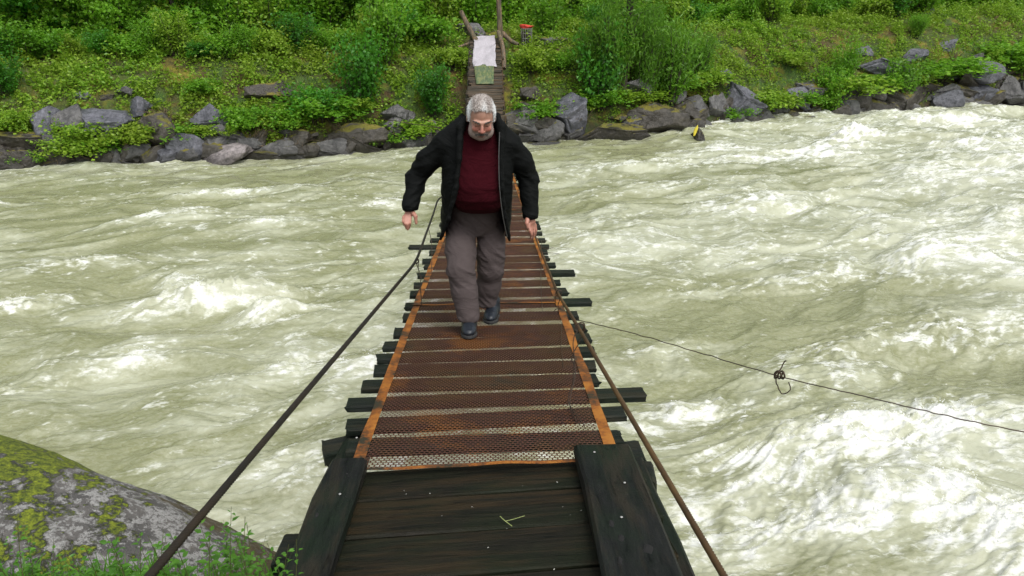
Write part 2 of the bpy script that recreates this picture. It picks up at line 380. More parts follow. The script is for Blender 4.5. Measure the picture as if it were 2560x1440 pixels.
m.bump(m.math('ADD', m.math('MULTIPLY', fn, 1.0), m.math('MULTIPLY', fn2, .5)), .36, .035)
m.set(m.b.inputs['Roughness'], m.math('MULTIPLY_ADD', ff, .5, .14)); M['water'] = m.P(color=c, spec=.5)
sp = np.nonzero((Fo.ravel() > .62))[0]; w_sp = (H_.ravel()[sp] + .15).clip(.02); sp = rng.choice(sp, 9000, p=w_sp/w_sp.sum())
C = np.stack([XX.ravel()[sp], YY.ravel()[sp], H_.ravel()[sp]], 1) + np.abs(rng.normal(size=(9000, 3)))*np.array([.02, .02, .035]); 
Vs, Fs_ = leaf_mesh_early(C, rng.normal(size=(9000, 3)), rng.normal(size=(9000, 3)), rng.uniform(.004, .014, 9000)*(1+C[:, 1]*.06), rng.uniform(.002, .006, 9000)*(1+C[:, 1]*.06))
m = NT('spray'); M['spray'] = m.P(color=m.mix(m.noise(9, 2), (.80,.82,.80), (.88,.89,.88)), rough=.5)
tag(obj('spray', np_mesh('spray', Vs, Fs_, False), M['spray']), 'white spray flecks thrown up from the breaking waves', None, kind='stuff')
river = obj('river', me, M['water']); tag(river, 'fast muddy green river breaking into white foam', None, kind='structure')

# ------------------------------------------------------------------ far bank ground
def bank(x, y):
    x = np.asarray(x, float); y = np.asarray(y, float)
    d = (y - shore(x)) * .945; H = 2.55 + np.clip(x + 12, -8, 40) * .024
    n = fbm(x*.28, y*.4, 4.4, 4); n2 = fbm(x*1.1, y*1.3, 8.4, 3)
    t = np.clip(d/4.3, -1.2, 1)
    prof = np.where(t > 0, t*(1.25 - .25*t), t*1.2)
    z = H*np.where(t > 0, np.sin(np.clip(prof, 0, 1)*math.pi/2)**.92, prof)
    z = z + sst(-.2, 1.2, d)*(.34*n + .16*n2)
    far = np.clip(d-5.0, 0, None); z = z - .35*sst(4.6, 7, d) + .42*np.clip(far-3, 0, 60)
    return z
gx = np.linspace(-60, 75, 420); gd = np.concatenate([np.linspace(-2.2, 6, 130), np.linspace(6.3, 80, 70)])
GX, GD = np.meshgrid(gx, gd); GY = shore(GX) + GD/.945
V = np.stack([GX, GY, bank(GX, GY)], -1).reshape(-1, 3); n_ = len(gx)
i = np.arange(len(gd)-1)[:, None]; j = np.arange(n_-1)[None]
F = np.stack([i*n_+j, i*n_+j+1, (i+1)*n_+j+1, (i+1)*n_+j], -1).reshape(-1, 4)
tag(obj('far_bank', np_mesh('far_bank', V, F), M['soil']), 'mossy earth bank across the river', None, kind='structure')

# ------------------------------------------------------------------ leaves
def leaf_mesh(C, D, N, L, Wd, fold=.25):
    """one folded diamond per leaf"""
    D = D / (np.linalg.norm(D, axis=1)[:, None]+1e-9); Sx = np.cross(D, N); Sx /= np.linalg.norm(Sx, axis=1)[:, None]+1e-9
    Nn = np.cross(Sx, D); L = L[:, None]; Wd = Wd[:, None]
    a = C; t = C + D*L - Nn*L*.12; l = C + D*L*.45 + Sx*Wd + Nn*Wd*fold; r = C + D*L*.45 - Sx*Wd + Nn*Wd*fold
    V = np.stack([a, r, t, l], 1).reshape(-1, 3); F = np.arange(len(C)*4).reshape(-1, 4)
    return V, F
def rdir(n, up=0.0):
    v = rng.normal(size=(n, 3)); v[:, 2] += up; return v/np.linalg.norm(v, axis=1)[:, None]
def foliage(C, size, var=.35, up=.9, asp=.36, droop=0.0):
    n = len(C); L = size*(1+var*rng.normal(size=n)).clip(.4, 1.8)
    D = rdir(n); D[:, 2] = D[:, 2]*.5 - droop; N = rdir(n, up)
    return leaf_mesh(C, D, N, L, L*asp)

# ground cover on the far bank: leafy clumps
n = 640000
x = rng.uniform(-21, 33, n); d = rng.uniform(.1, 7.5, n)
y = shore(x) + d/.945
dens = fbm(x*.55, y*.7, 2.0, 4); cl = fbm(x*1.8, y*2.2, 6.0, 3)
pr = (.30 + 1.1*sst(-.25, .20, dens) )*sst(-.22, .15, cl) * sst(-.5, 1.0, d + 1.6*dens)
pr = pr * np.where(x > 9, np.where(d > 2.2, 1.0, .6), 1) * np.where((x > 17), .7, 1)
pr = pr*(1-.93*((np.abs(x+.05*0) < .75) & (d < 4.6)))
k = rng.uniform(size=n) < pr; x, y, d, cl = x[k], y[k], d[k], cl[k]; n = len(x)
z = bank(x, y) + .02 + rng.uniform(0, 1, n)**1.4 * (.16 + .42*sst(-.05, .4, cl))
V, F = foliage(np.stack([x, y, z], 1), .078, up=1.2)
o = obj('ground_cover', np_mesh('ground_cover', V, F, False), M['leaf_cover'])
tag(o, 'low brambles and leafy weeds covering the far bank', None, kind='stuff')
# grass blades and dry stems between
n = 60000; x = rng.uniform(-21, 33, n); d = rng.uniform(.3, 7, n); y = shore(x)+d/.945
k = fbm(x*.8, y*.9, 12.0, 3) > -.05; x, y = x[k], y[k]; n = len(x)
C = np.stack([x, y, bank(x, y)-.02], 1); D = rdir(n, 2.2); N = rdir(n)
V, F = leaf_mesh(C, D, N, rng.uniform(.12, .34, n), np.full(n, .006))
m_gr = leaf_mat('grass_blade', [(.12,.16,.02), (.20,.22,.04), (.26,.20,.06)], .4, .3, (.10,.18,.02)); M['grass'] = m_gr
tag(obj('bank_grass', np_mesh('bank_grass', V, F, False), M['grass']), 'thin grass and dry stems among the weeds of the far bank', None, kind='stuff')
# hillside foliage far behind
n = 150000; x = rng.uniform(-45, 60, n); d = 8.5 + 40*rng.uniform(0, 1, n)**1.7; y = shore(x)+d/.945
C = np.stack([x, y, bank(x, y) + rng.uniform(0, 5, n)], 1); V, F = foliage(C, .22, up=.6)
tag(obj('hillside_foliage', np_mesh('hillside_foliage', V, F, False), M['leaf_bright']), 'dense green woodland rising behind the bank', None, kind='stuff')

# ------------------------------------------------------------------ rocks
import bmesh
def rock_mesh(seed, cuts=9, sub=5, rough=.10, flat=.0):
    bm = bmesh.new(); bmesh.ops.create_icosphere(bm, subdivisions=sub, radius=1)
    v = np.array([q.co[:] for q in bm.verts]); f = np.array([[l.index for l in q.verts] for q in bm.faces]); bm.free()
    r = np.random.default_rng(seed); q = v.copy()
    for _ in range(cuts):
        nn = r.normal(size=3); nn /= np.linalg.norm(nn); h = r.uniform(.34, .70)
        s = q @ nn; q = q - np.maximum(s-h, 0)[:, None]*nn*.985
    q += v*(fbm(v[:, 0]*1.7+seed, v[:, 1]*1.7, v[:, 2]*1.7, 4)*rough*1.6)[:, None]
    q += v*(fbm(v[:, 0]*7+seed, v[:, 1]*7, v[:, 2]*7, 3)*rough*.35)[:, None]
    q /= np.abs(q).max(0)[None]; q *= 1.08
    return np_mesh('rock', q, f)
RM = {}
def rock_data(k, mat):
    if (k, mat) not in RM:
        me = rock_mesh(100+k, 11 + k % 5, rough=.07+.015*(k % 3)); me.materials.append(M[mat]); RM[(k, mat)] = me
    return RM[(k, mat)]
def place_rock(px, py, w, h, mat, label, k, tilt=0.0, group=None, fn=bank, dy=.0, dep=.8):
    p, t = hit(px, py + h*.12, fn); wm, hm = w/FPX*t*1.15, h/FPX*t*1.18
    o = bpy.data.objects.new('boulder', rock_data(k, mat)); COL.objects.link(o)
    o.location = (p[0], p[1]+dy, p[2]); o.rotation_euler = (0, -tilt, FA*.6)
    o.scale = (wm/2, max(hm/2, wm*.5*dep*.7), hm/2*1.05)
    tag(o, label, 'rock', group); return o
RK = [
 (35,345,150,60,'rock_brown','brown mossy boulder at the far left edge of the bank',0,.1),
 (40,395,110,60,'rock_brown','low brown boulder on the waterline at the left edge of the photo',1,0),
 (190,300,90,75,'rock_grey','grey boulder with faded face above the leftmost shoreline shrub',2,-.1),
 (112,312,90,70,'rock_blue','blue grey boulder left of the leftmost shoreline shrub',3,.3),
 (275,300,150,95,'rock_blue','large flat-faced slate blue boulder high on the left bank',4,-.15),
 (350,270,70,50,'rock_blue','slab of slate boulder joined to the right end of the big blue one',5,.4),
 (215,240,34,22,'rock_blue','small rounded blue stone on top of the left bank rocks',6,0),
 (270,242,44,20,'rock_brown','small flat brown stone beside the small rounded blue one',7,0),
 (325,232,46,34,'rock_grey','small grey stone tucked under weeds above the big blue boulder',8,.2),
 (395,330,90,95,'rock_brown','dark brown boulder with dead roots hanging over it',9,-.5),
 (455,355,110,80,'rock_blue','pale blue boulder just above the low slab at the waterline',1,-.3),
 (425,385,140,40,'rock_blue','long low dark slab at the waterline left of the pink rock',3,.05),
 (560,385,175,48,'rock_pink','pale pinkish flat rock lying at the waterline',5,.12),
 (530,290,85,55,'rock_blue','blue grey boulder half covered by moss in the middle of the left bank',2,.2),
 (690,225,120,44,'rock_brown','brown stone shelf below the yellow moss of the left bank',6,.1),
 (560,335,70,50,'rock_grey','grey stone behind the pink waterline rock',8,0),
 (665,385,70,36,'rock_grey','small grey rock touching the right end of the pink rock',4,.1),
 (740,388,90,30,'rock_grey','low wet grey rock on the waterline under dry twigs',7,0),
 (830,385,90,30,'rock_grey','low flat grey rock on the waterline below the rounded brown boulder',0,.05),
 (900,345,150,75,'rock_brown','rounded brown boulder at the waterline left of the walking man',9,.1),
 (1030,362,150,60,'rock_grey','broad smooth grey boulder in the water behind the shoulder of the man',3,.1),
 (1000,290,80,60,'rock_grey','dark grey boulder under the bush beside the footbridge',8,.2),
 (655,130,56,16,'rock_grey','thin grey stone on the crest of the left bank',7,0),
 (1330,235,60,40,'rock_brown','dark stone under brambles right of the far footbridge steps',6,0),
 (1425,268,118,104,'rock_blue','tall slate boulder right of the far footbridge end',4,.45),
 (1310,300,100,70,'rock_grey','grey boulder behind the right shoulder of the man',2,-.2),
 (1360,330,120,60,'rock_grey','dark grey boulder under the tall slate one',5,0),
 (1350,360,110,26,'rock_grey','pale low stone at the waterline beside the sleeve of the man',1,0),
 (1520,328,180,72,'rock_brown','large rounded dark brown boulder under the willow bush at the waterline',0,.1),
 (1640,300,150,80,'rock_brown','dark brown boulder in shade under the willow bush',9,-.1),
 (1735,300,90,60,'rock_brown','brown boulder right of the willow bush near the waterline',7,.2),
 (1600,225,80,60,'rock_grey','grey stone hidden in the willow bush',8,0),
 (1795,262,66,60,'rock_grey','small greenish grey boulder left of the pointed slate slab',6,.1),
 (1860,248,115,84,'rock_blue','pointed slate slab leaning to the right above the shore',4,-.55),
 (1935,258,66,40,'rock_grey','grey stone wedged right of the pointed slate slab',3,.2),
 (1990,240,66,50,'rock_blue','blue stone left of the bright green shoreline shrub',2,-.4),
 (1830,298,70,30,'rock_grey','low broken grey stone in the water under the pointed slab',5,0),
 (1975,300,140,30,'rock_grey','long flat grey stone at the waterline left of the bright shrub',1,.05),
 (2130,280,110,44,'rock_grey','flat grey rock at the foot of the bright green shrub',7,.1),
 (1810,190,60,34,'rock_blue','small slate stone high above the pointed slab',8,.2),
 (2200,165,140,60,'rock_blue','slate outcrop behind the dark green shrub',0,-.1),
 (2160,130,60,30,'rock_blue','small blue stone above the slate outcrop',6,.1),
 (2285,140,60,36,'rock_blue','blue stone between the slate outcrop and the large right slab',9,.2),
 (2245,250,160,60,'rock_brown','brown boulder in shade beneath the dark green shrub',3,0),
 (2425,180,170,56,'rock_blue','large long slate slab on the right bank',5,-.12),
 (2350,250,95,62,'rock_blue','square blue grey boulder at the waterline under the large slab',1,.15),
 (2440,225,110,50,'rock_blue','light topped flat block beneath the large slate slab',4,-.05),
 (2515,225,60,70,'rock_grey','upright grey block at the right end of the shore rocks',2,.3),
 (2430,262,120,26,'rock_grey','low grey rock in the water at the right end of the shore',8,.05),
 (2556,230,70,70,'rock_grey','grey boulder cut by the right edge of the photo',6,0),
 (2370,112,52,34,'rock_blue','small slate stone in yellow moss on the right bank',7,.1),
 (2300,32,70,22,'rock_grey','dark pointed stone on the crest of the right bank',5,.1),
 (2490,22,150,22,'rock_grey','long pale stone lying on the crest at the top right',9,.05),
 (1880,50,60,18,'rock_grey','small pale stone on the crest right of the tree',0,0),
 (2440,150,60,30,'rock_grey','grey stone resting on the large slate slab',3,.1),
 (1385,99,84,26,'rock_grey','flat light grey stone lying in grass right of the red cloth',4,0),
 (1185,85,90,48,'rock_grey','big grey rock behind the top of the footbridge',8,-.2),
]
for i, (px, py, w, h, mat, lab, k, tl) in enumerate(RK): place_rock(px, py, w, h, mat, lab, k, tl)

# small stones wedged between the named rocks
for i in range(210):
    px = random.uniform(-60, 2620); ys = float(np.interp(px, SX, SY)); up = random.random()**1.5*(60 if px < 1100 else 90)
    if 1120 < px < 1300: continue
    w = random.uniform(35, 105); place_rock(px, ys-2-up, w, w*random.uniform(.35, .7), ('rock_grey', 'rock_brown', 'rock_brown')[i % 3], 'small dark stone wedged among the larger shoreline rocks', i % 10, random.uniform(-.5, .5), 'small stones filling the shoreline')
    _sd = 'left' if px < 1213 else 'right'; _c = ('grey', 'brown', 'brown')[i % 3]; _o = COL.objects[-1]
    _o['label'] = f'small {_c} stone wedged among larger shoreline rocks {_sd} of the footbridge'; _o['group'] = f'small {_c} shoreline stones {_sd} of the footbridge'
# ------------------------------------------------------------------ shrubs and trees
m = NT('bark'); bn = m.noise(14, 6, .65, vec=m.vec((1, 1, .25)))
m.bump(bn, .6, .02); M['bark'] = m.P(color=m.mix(bn, (.02,.017,.012), (.075,.06,.042)), rough=.85)
def make_shrub(kind, seed):
    """returns (stem mesh, foliage mesh) for a plant one metre tall"""
    r = np.random.default_rng(seed); st = MB(); C = []; D = []
    ns, nl, size, asp = {'bramble': (26, 75, .075, .40), 'willow': (46, 110, .062, .16), 'round': (30, 95, .060, .38)}[kind]
    for s in range(ns):
        a = r.uniform(0, 2*math.pi); sp = {'bramble': .62, 'willow': .42, 'round': .42}[kind]*r.uniform(.15, 1.1); h = r.uniform(.5, 1.0)
        if kind == 'bramble': h *= .85
        e = np.array([math.cos(a)*sp, math.sin(a)*sp, h]); b = np.array([math.cos(a)*sp*.12, math.sin(a)*sp*.12, -.08])
        mid = (b+e)/2 + np.array([0, 0, .14 if kind == 'bramble' else .05]) + r.normal(size=3)*.03
        if kind == 'bramble': e[2] *= r.uniform(.45, 1)
        P = spline([b, mid, e], 9); st.tube(P, np.linspace(.010, .003, 9), 4)
        t = r.uniform(.18, 1.05, nl)**.8; idx = np.clip(t*8, 0, 7.99); ii = idx.astype(int); q = P[ii] + (P[np.minimum(ii+1, 8)]-P[ii])*(idx-ii)[:, None]
        cl = q + r.normal(size=(nl, 3))*np.array([.06, .06, .045])*(.5+t[:, None]); C.append(cl)
        dd = (e-b)[None] + r.normal(size=(nl, 3))*.8; D.append(dd)
    C = np.concatenate(C); D = np.concatenate(D); C[:, 2] = np.maximum(C[:, 2], .01); n = len(C)
    L = size*r.uniform(.6, 1.4, n)
    if kind != 'willow': D = r.normal(size=(n, 3)); D[:, 2] = D[:, 2]*.5-.1
    N = r.normal(size=(n, 3)); N[:, 2] += 1.1
    V, F = leaf_mesh(C, D, N, L, L*asp)
    return st.mesh('stems', True), np_mesh('foliage', V, F, False)
def xpx_early(px, d):  # sideways position at a distance d inland for a column of the photograph
    for x in np.linspace(-30, 45, 1500):
        y = float(shore(x)) + d/.945; v = np.array([x, y, 3.0]) - CAM
        if 1280 + FPX*(v@RT)/(v@FW) >= px: return x
    return 40
SH = {}
def shrub_data(kind, seed, mat):
    key = (kind, seed, mat)
    if key not in SH:
        a, b = make_shrub(kind, seed); a.materials.append(M['bark']); b.materials.append(M[mat]); SH[key] = (a, b)
    return SH[key]
def place_shrub(px, py, hpx, wf, kind, seed, mat, label, group=None, fn=bank, name='shrub'):
    p, t = hit(px, py, fn); h = hpx/FPX*t
    r = empty(name, (p[0], p[1], p[2]-.03), random.uniform(0, 6), (h*wf, h*wf, h))
    a, b = shrub_data(kind, seed, mat)
    obj('stems', a, None, r); obj('foliage', b, None, r); tag(r, label, 'bush', group); return r
SB = [
 (215,385,110,1.1,'bramble',1,'leaf_cover','tangled green shrub on the left shoreline over dead twigs'),
 (45,330,80,1.0,'bramble',2,'leaf_cover','small bramble among brown rocks at the left edge'),
 (330,355,70,1.0,'bramble',1,'leaf_cover','spindly bramble in front of the large blue boulder'),
 (500,240,60,1.3,'bramble',2,'leaf_bright','bright weed clump above the blue boulder of the left bank'),
 (610,320,75,1.3,'bramble',1,'leaf_bright','bright bramble hanging over rocks above the pink rock'),
 (720,330,80,1.2,'bramble',2,'leaf_bright','bright bramble left of the rounded brown boulder'),
 (800,300,110,1.1,'bramble',1,'leaf_dark','dark green bramble sprawling above the brown boulder'),
 (900,275,190,.75,'round',3,'leaf_dark','tall dark green bush left of the footbridge'),
 (960,170,170,.8,'round',4,'leaf_bright','tall bright bush on the crest left of the footbridge'),
 (1085,290,130,.8,'round',3,'leaf_dark','rounded dark bush between the shore and the left side of the footbridge'),
 (1130,170,70,1.2,'bramble',2,'leaf_cover','weed clump touching the left edge of the far bridge planks'),
 (1330,180,80,1.3,'bramble',1,'leaf_cover','bramble clump right of the far bridge planks'),
 (1400,175,60,1.2,'bramble',2,'leaf_bright','broad-leaved weed clump below the flat grey stone'),
 (1500,270,190,.7,'round',4,'leaf_dark','dark leafy bush at the foot of the tree trunk'),
 (1610,262,230,.5,'willow',5,'leaf_willow','tall willow bush growing around the dark tree trunk'),
 (1530,255,225,.65,'willow',6,'leaf_willow','willow bush left of the dark tree trunk'),
 (1480,225,150,.8,'willow',5,'leaf_willow','low willow bush at the left end of the thicket around the dark trunk'),
 (1670,270,210,.85,'willow',6,'leaf_willow','wide willow bush right of the dark tree trunk'),
 (1740,215,130,.8,'willow',5,'leaf_willow','small willow bush at the right end of the willow thicket'),
 (2075,285,120,.85,'round',3,'leaf_bright','bright green round shrub standing at the waterline'),
 (2105,230,120,.6,'round',4,'leaf_bright','slim bright green shrub behind the round waterline one'),
 (2245,265,120,.9,'round',3,'leaf_willow','wide darker green shrub on the right shoreline rocks'),
 (1980,165,50,1.8,'bramble',1,'leaf_cover','low weed mound in the middle of the right bank'),
 (2290,95,60,1.1,'willow',6,'leaf_bright','bright grassy tuft below the crest of the right bank'),
 (2480,160,60,1.2,'bramble',2,'leaf_cover','weed clump above the large slate slab'),
 (2540,185,50,1.2,'bramble',1,'leaf_yellow','yellowish weed clump by the right edge of the photo'),
 (8,240,120,.9,'round',4,'leaf_dark','dark bush cut by the left edge of the photo'),
]
for q in SB: place_shrub(*q[:7], q[7])
for i in range(46):
    px = (i*613+90) % 2620-30; ys = float(np.interp(px, SX, SY)); yb = ys - 14 - (i*37 % 10)*(9 if px < 1100 else 10)
    if 1100 < px < 1330: continue
    side_ = 'left' if px < 1213 else 'right'; k_ = i % 2; c_ = ('fresh green', 'yellowish green')[k_]
    place_shrub(px, yb, 42+(i*31 % 5)*9, 1.5+(i % 3)*.25, 'bramble', 1+i % 2, ('leaf_bright', 'leaf_cover')[k_], f'{c_} bramble spilling over the shoreline rocks {side_} of the footbridge', f'{c_} brambles over the rocks {side_} of the footbridge')
m = NT('dry_stem'); M['dry'] = m.P(color=m.mix(m.noise(9, 4), (.07,.045,.025), (.20,.15,.09)), rough=.85)
DB = {k: make_shrub('bramble', 60+k)[0] for k in range(2)}
for v_ in DB.values(): v_.materials.append(M['dry'])
for i, (px, py, h_, w_, lab) in enumerate([(150,412,52,1.8,'tangle of dead brown twigs at the left waterline'),(250,405,46,2.0,'dead twigs and roots under the leftmost shoreline shrub'),(415,300,60,1.5,'dead roots hanging over the dark brown boulder'),
        (640,355,60,1.6,'dry brown stems right of the pink rock'),(745,375,58,1.5,'dry brown brush above the low wet rock'),(860,335,48,1.6,'dead stems on top of the rounded brown boulder'),(1450,310,56,1.8,'bare twigs over dark rocks right of the man'),(1690,280,46,1.6,'dead brown stems under the willow thicket'),(2380,150,40,1.8,'dry brown stems above the large slate slab')]):
    p, t = hit(px, py, bank); h_ = h_/FPX*t; tag(obj('dry_brush', DB[i % 2], None, None, (p[0], p[1]-.1, p[2]-.02), (0, 0, i*1.9), (h_*w_, h_*w_, h_)), lab, 'dead brush')
for i, px in enumerate(range(-160, 2760, 75)):
    yb = float(np.interp(px, [0, 700, 1213, 1500, 1800, 2200, 2560], [118, 108, 70, 58, 36, 24, 2]))
    side_ = 'left' if px < 1213 else 'right'; c_ = ('bright green', 'yellow green', 'fresh green')[i % 3]
    x_ = xpx_early(px, 6.6); y_ = float(shore(x_))+6.6/.945; h_ = 1.5+(i*29 % 7)*.16; r_ = empty('shrub', (x_, y_, float(bank(x_, y_))-.05), i*1.3, (h_*.95, h_*.95, h_))
    a_, b_ = shrub_data('round', 3+i % 2, ('leaf_bright', 'leaf_yellow', 'leaf_cover')[i % 3]); obj('stems', a_, None, r_); obj('foliage', b_, None, r_)
    tag(r_, f'{c_} tall bush between crest and wood {side_} of the footbridge', 'bush', f'{c_} tall bushes at the wood edge {side_} of the footbridge')
for i, px in enumerate(range(-120, 2700, 62)):
    yb = float(np.interp(px, [0, 700, 1213, 1500, 1800, 2200, 2560], [150, 140, 100, 85, 62, 45, 18])) + (i*17 % 9)-4
    if 1110 < px < 1340: continue
    place_shrub(px, yb, 62+(i*31 % 5)*11, .9+(i % 4)*.14, ('round', 'bramble', 'round')[i % 3], 3+i % 2, ('leaf_bright', 'leaf_cover', 'leaf_dark', 'leaf_bright')[i % 4], 'leafy bush in the green hedge along the crest of the far bank', 'bushes along the crest of the far bank')
    _sd = 'left' if px < 1213 else 'right'; _c = ('bright green', 'yellowish green', 'dark green', 'bright green')[i % 4]; _o = [o for o in COL.objects if 'group' in o and o['group'].startswith('bushes along')][-1]
    _o['label'] = f'{_c} leafy bush along the bank crest {_sd} of the footbridge'; _o['group'] = f'{_c} crest bushes {_sd} of the footbridge'

def make_tree(seed, h=1.0, nlimb=34, nleaf=330, size=.024, low=.04):
    r = np.random.default_rng(seed); tr = MB(); C = []
    trunk = spline([[0,0,-.03],[.01,.01,.3],[-.01,.02,.65],[.02,0,1.0]], 16); tr.tube(trunk, np.linspace(.017, .004, 16), 8)
    for k in range(nlimb):
        z = low + (1-low)*r.uniform(0, 1)**1.1; a = r.uniform(0, 2*math.pi); L = .30*(1-.55*abs(z-.35))*r.uniform(.5, 1.15)
        b = trunk[int(z*15)]; e = b + np.array([math.cos(a)*L, math.sin(a)*L, r.uniform(.0, .14)])
        P = spline([b, (b+e)/2+np.array([0, 0, .03]), e], 7); tr.tube(P, np.linspace(.005, .0015, 7), 4)
        t = r.uniform(.2, 1.05, nleaf); ii = np.clip((t*6).astype(int), 0, 6)
        c = P[ii] + r.normal(size=(nleaf, 3))*np.array([.045, .045, .022]); C.append(c)
    C = np.concatenate(C); C[:, 2] = np.maximum(C[:, 2], .0); n = len(C); D = r.normal(size=(n, 3)); D[:, 2] = D[:, 2]*.4-.15
    N = r.normal(size=(n, 3)); N[:, 2] += 1.2; L = size*r.uniform(.6, 1.4, n)
    V, F = leaf_mesh(C, D, N, L, L*.42)
    return tr.mesh('trunk', True), np_mesh('crown', V, F, False)
TP = [make_tree(21), make_tree(22, nlimb=40, size=.022), make_tree(23, nlimb=30, nleaf=300, size=.026)]
TD = {}
def place_tree(x, d, h, k, mat, label, group=None, wf=1.0):
    y = float(shore(x)) + d/.945; z = float(bank(x, y))
    r = empty('broadleaf_tree', (x, y, z-.05), random.uniform(0, 6), (h*wf, h*wf, h))
    if (k, mat) not in TD:
        a = TP[k][0].copy() if len(TP[k][0].materials) else TP[k][0]
        if not len(a.materials): a.materials.append(M['bark'])
        b = TP[k][1].copy(); b.materials.clear(); b.materials.append(M[mat]); TD[(k, mat)] = (a, b)
    a, b = TD[(k, mat)]; obj('trunk', a, None, r); obj('crown', b, None, r); tag(r, label, 'tree', group); return r
def xpx(px, d):  # sideways position at a distance d inland for a column of the photograph
    for x in np.linspace(-30, 45, 1500):
        y = float(shore(x)) + d/.945; v = np.array([x, y, 3.0]) - CAM
        if 1280 + FPX*(v@RT)/(v@FW) >= px: return x
    return 40
place_tree(xpx(225, 6.0), 6.0, 5.0, 0, 'leaf_yellow', 'yellow green young tree at the wood edge, top left', wf=.85)
place_tree(xpx(60, 6.4), 6.4, 6.0, 1, 'leaf_dark', 'dark green tree left of the yellow green one')
place_tree(xpx(440, 6.2), 6.2, 5.5, 2, 'leaf_bright', 'green tree right of the yellow green one')
place_tree(xpx(930, 5.2), 5.2, 5.0, 1, 'leaf_bright', 'thin bright green tree on the crest left of the footbridge', wf=.6)
for i, px in enumerate(range(-260, 2900, 125)):
    d = 6.6 + (i*37 % 10)*.22 + (1.2 if 1100 < px < 1500 else 0) + (.6 if px > 1650 else 0)
    mt = ('leaf_bright', 'leaf_bright', 'leaf_yellow' if i % 2 else 'leaf_dark')[i % 3] if px < 1500 else ('leaf_bright', 'leaf_dark', 'leaf_bright')[i % 3]
    if -100 < px < 500: continue
    _sd = 'left' if px < 1213 else 'right'; _c = 'dark green' if mt == 'leaf_dark' else 'bright green'
    place_tree(xpx(px, d), d, 5.5 + (i*53 % 7)*.4, i % 3, mt, f'{_c} tree in the front row of the wood {_sd} of the footbridge', f'{_c} wood edge trees {_sd} of the footbridge')
for i, px in enumerate(range(-400, 3000, 170)):
    d = 9.5 + (i*29 % 10)*.3
    _sd = 'left' if px < 1213 else 'right'; _c = ('dark', 'bright')[i % 2]
    place_tree(xpx(px, d), d, 8.5 + (i*31 % 5)*.5, (i+1) % 3, ('leaf_dark', 'leaf_bright')[i % 2], f'tall {_c} tree deeper in the wood, {_sd} of the footbridge', f'tall {_c} trees behind the wood edge {_sd} of the footbridge', wf=.9)
# dark trunk on the right
p, t = hit(1556, 238, bank); tr = empty('bare_trunk_tree', (p[0], p[1], p[2]-.1)); tm = MB()
tm.tube(spline([[0,0,0],[.03,0,1.2],[.10,.05,2.6],[.16,0,5.0]], 22), np.linspace(.15, .09, 22)*(1+.05*rng.normal(size=22)), 10)
obj('trunk', tm.mesh('trunk', True), M['bark'], tr); bm_ = MB(); C = []
for k in range(22):
    z = .9+k*.19; a = k*2.4; b = np.array([.03+.02*z, 0, z]); L = random.uniform(.5, 1.3)
    P = spline([b, b+np.array([math.cos(a)*L*.5, math.sin(a)*L*.5, .2]), b+np.array([math.cos(a)*L, math.sin(a)*L, .35])], 8)
    bm_.tube(P, np.linspace(.016, .004, 8), 5); C.append(P[2:][rng.integers(0, 6, 170)] + rng.normal(size=(170, 3))*.13)
obj('branches', bm_.mesh('branches', True), M['bark'], tr)
V, F = foliage(np.concatenate(C), .09, asp=.3); obj('crown', np_mesh('crown', V, F, False), M['leaf_willow'], tr)
tag(tr, 'slim tree with a dark straight trunk right of the footbridge', 'tree')

# ------------------------------------------------------------------ near bank under the camera
def nbank(x, y):
    x = np.asarray(x, float); y = np.asarray(y, float)
    edge = 2.15 + .25*sst(-.4, -1.6, x)
    t = (y-edge); z = 2.12 - .13*sst(-.6, -1.2, x) - .15*np.abs(x)*.1 - np.clip(t, 0, 9)*1.15 + .06*fbm(x*1.5, y*1.5, 3.3, 3) - .10*sst(.2, 1.5, x)
    return z
gx = np.linspace(-14, 14, 220); gy = np.linspace(-9, 4.6, 150); GX, GY = np.meshgrid(gx, gy)
V = np.stack([GX, GY, nbank(GX, GY)], -1).reshape(-1, 3); n_ = len(gx)
i = np.arange(len(gy)-1)[:, None]; j = np.arange(n_-1)[None]
F = np.stack([i*n_+j, i*n_+j+1, (i+1)*n_+j+1, (i+1)*n_+j], -1).reshape(-1, 4)
tag(obj('near_bank', np_mesh('near_bank', V, F), M['soil']), 'grassy earth bank under the near bridge end', None, kind='structure')

# foreground boulder with lichen and moss
m = NT('lichen_rock'); pos = m.n('NewGeometry').outputs['Position']
n1 = m.noise(3.5, 8, .65, vec=pos); n2 = m.noise(34, 8, .7, vec=pos); n3 = m.noise(110, 5, .7, vec=pos)
c = m.mix(m.ramp(n1, [(.4, 0.0), (.6, 1.0)]), (.085,.082,.078), (.15,.14,.13))
lich = m.ramp(m.math('MULTIPLY_ADD', n2, .75, m.math('MULTIPLY', m.noise(9, 6, .65, vec=pos, dist=.5), .55)), [(.63, 0.0), (.68, 1.0)])
c = m.mix(lich, c, m.mix(m.ramp(n3, [(.35, 0.0), (.65, 1.0)]), (.21,.207,.198), (.44,.435,.42)))
c = m.mix(m.ramp(n3, [(.60, 0.0), (.68, .85)]), c, (.05,.05,.045))
x_ = m.sep(pos, 0); z_ = m.sep(pos, 2)
mz = m.math('MULTIPLY_ADD', x_, -.36, -.68)     # more moss towards the high left end
mz = m.math('ADD', mz, m.math('MULTIPLY_ADD', m.noise(6.5, 7, .68, vec=pos, dist=.4), 1.35, m.math('MULTIPLY', n2, .35)))
mk = m.ramp(m.math('MULTIPLY_ADD', n3, .12, mz), [(.93, 0.0), (1.0, 1.0)])
mc = m.mix(m.ramp(n2, [(.38, 0.0), (.62, 1.0)]), (.045,.075,.006), (.25,.30,.014)); mc = m.mix(m.ramp(n3, [(.40, .6), (.52, 0.0)]), mc, (.035,.05,.006))
c = m.mix(mk, c, mc)
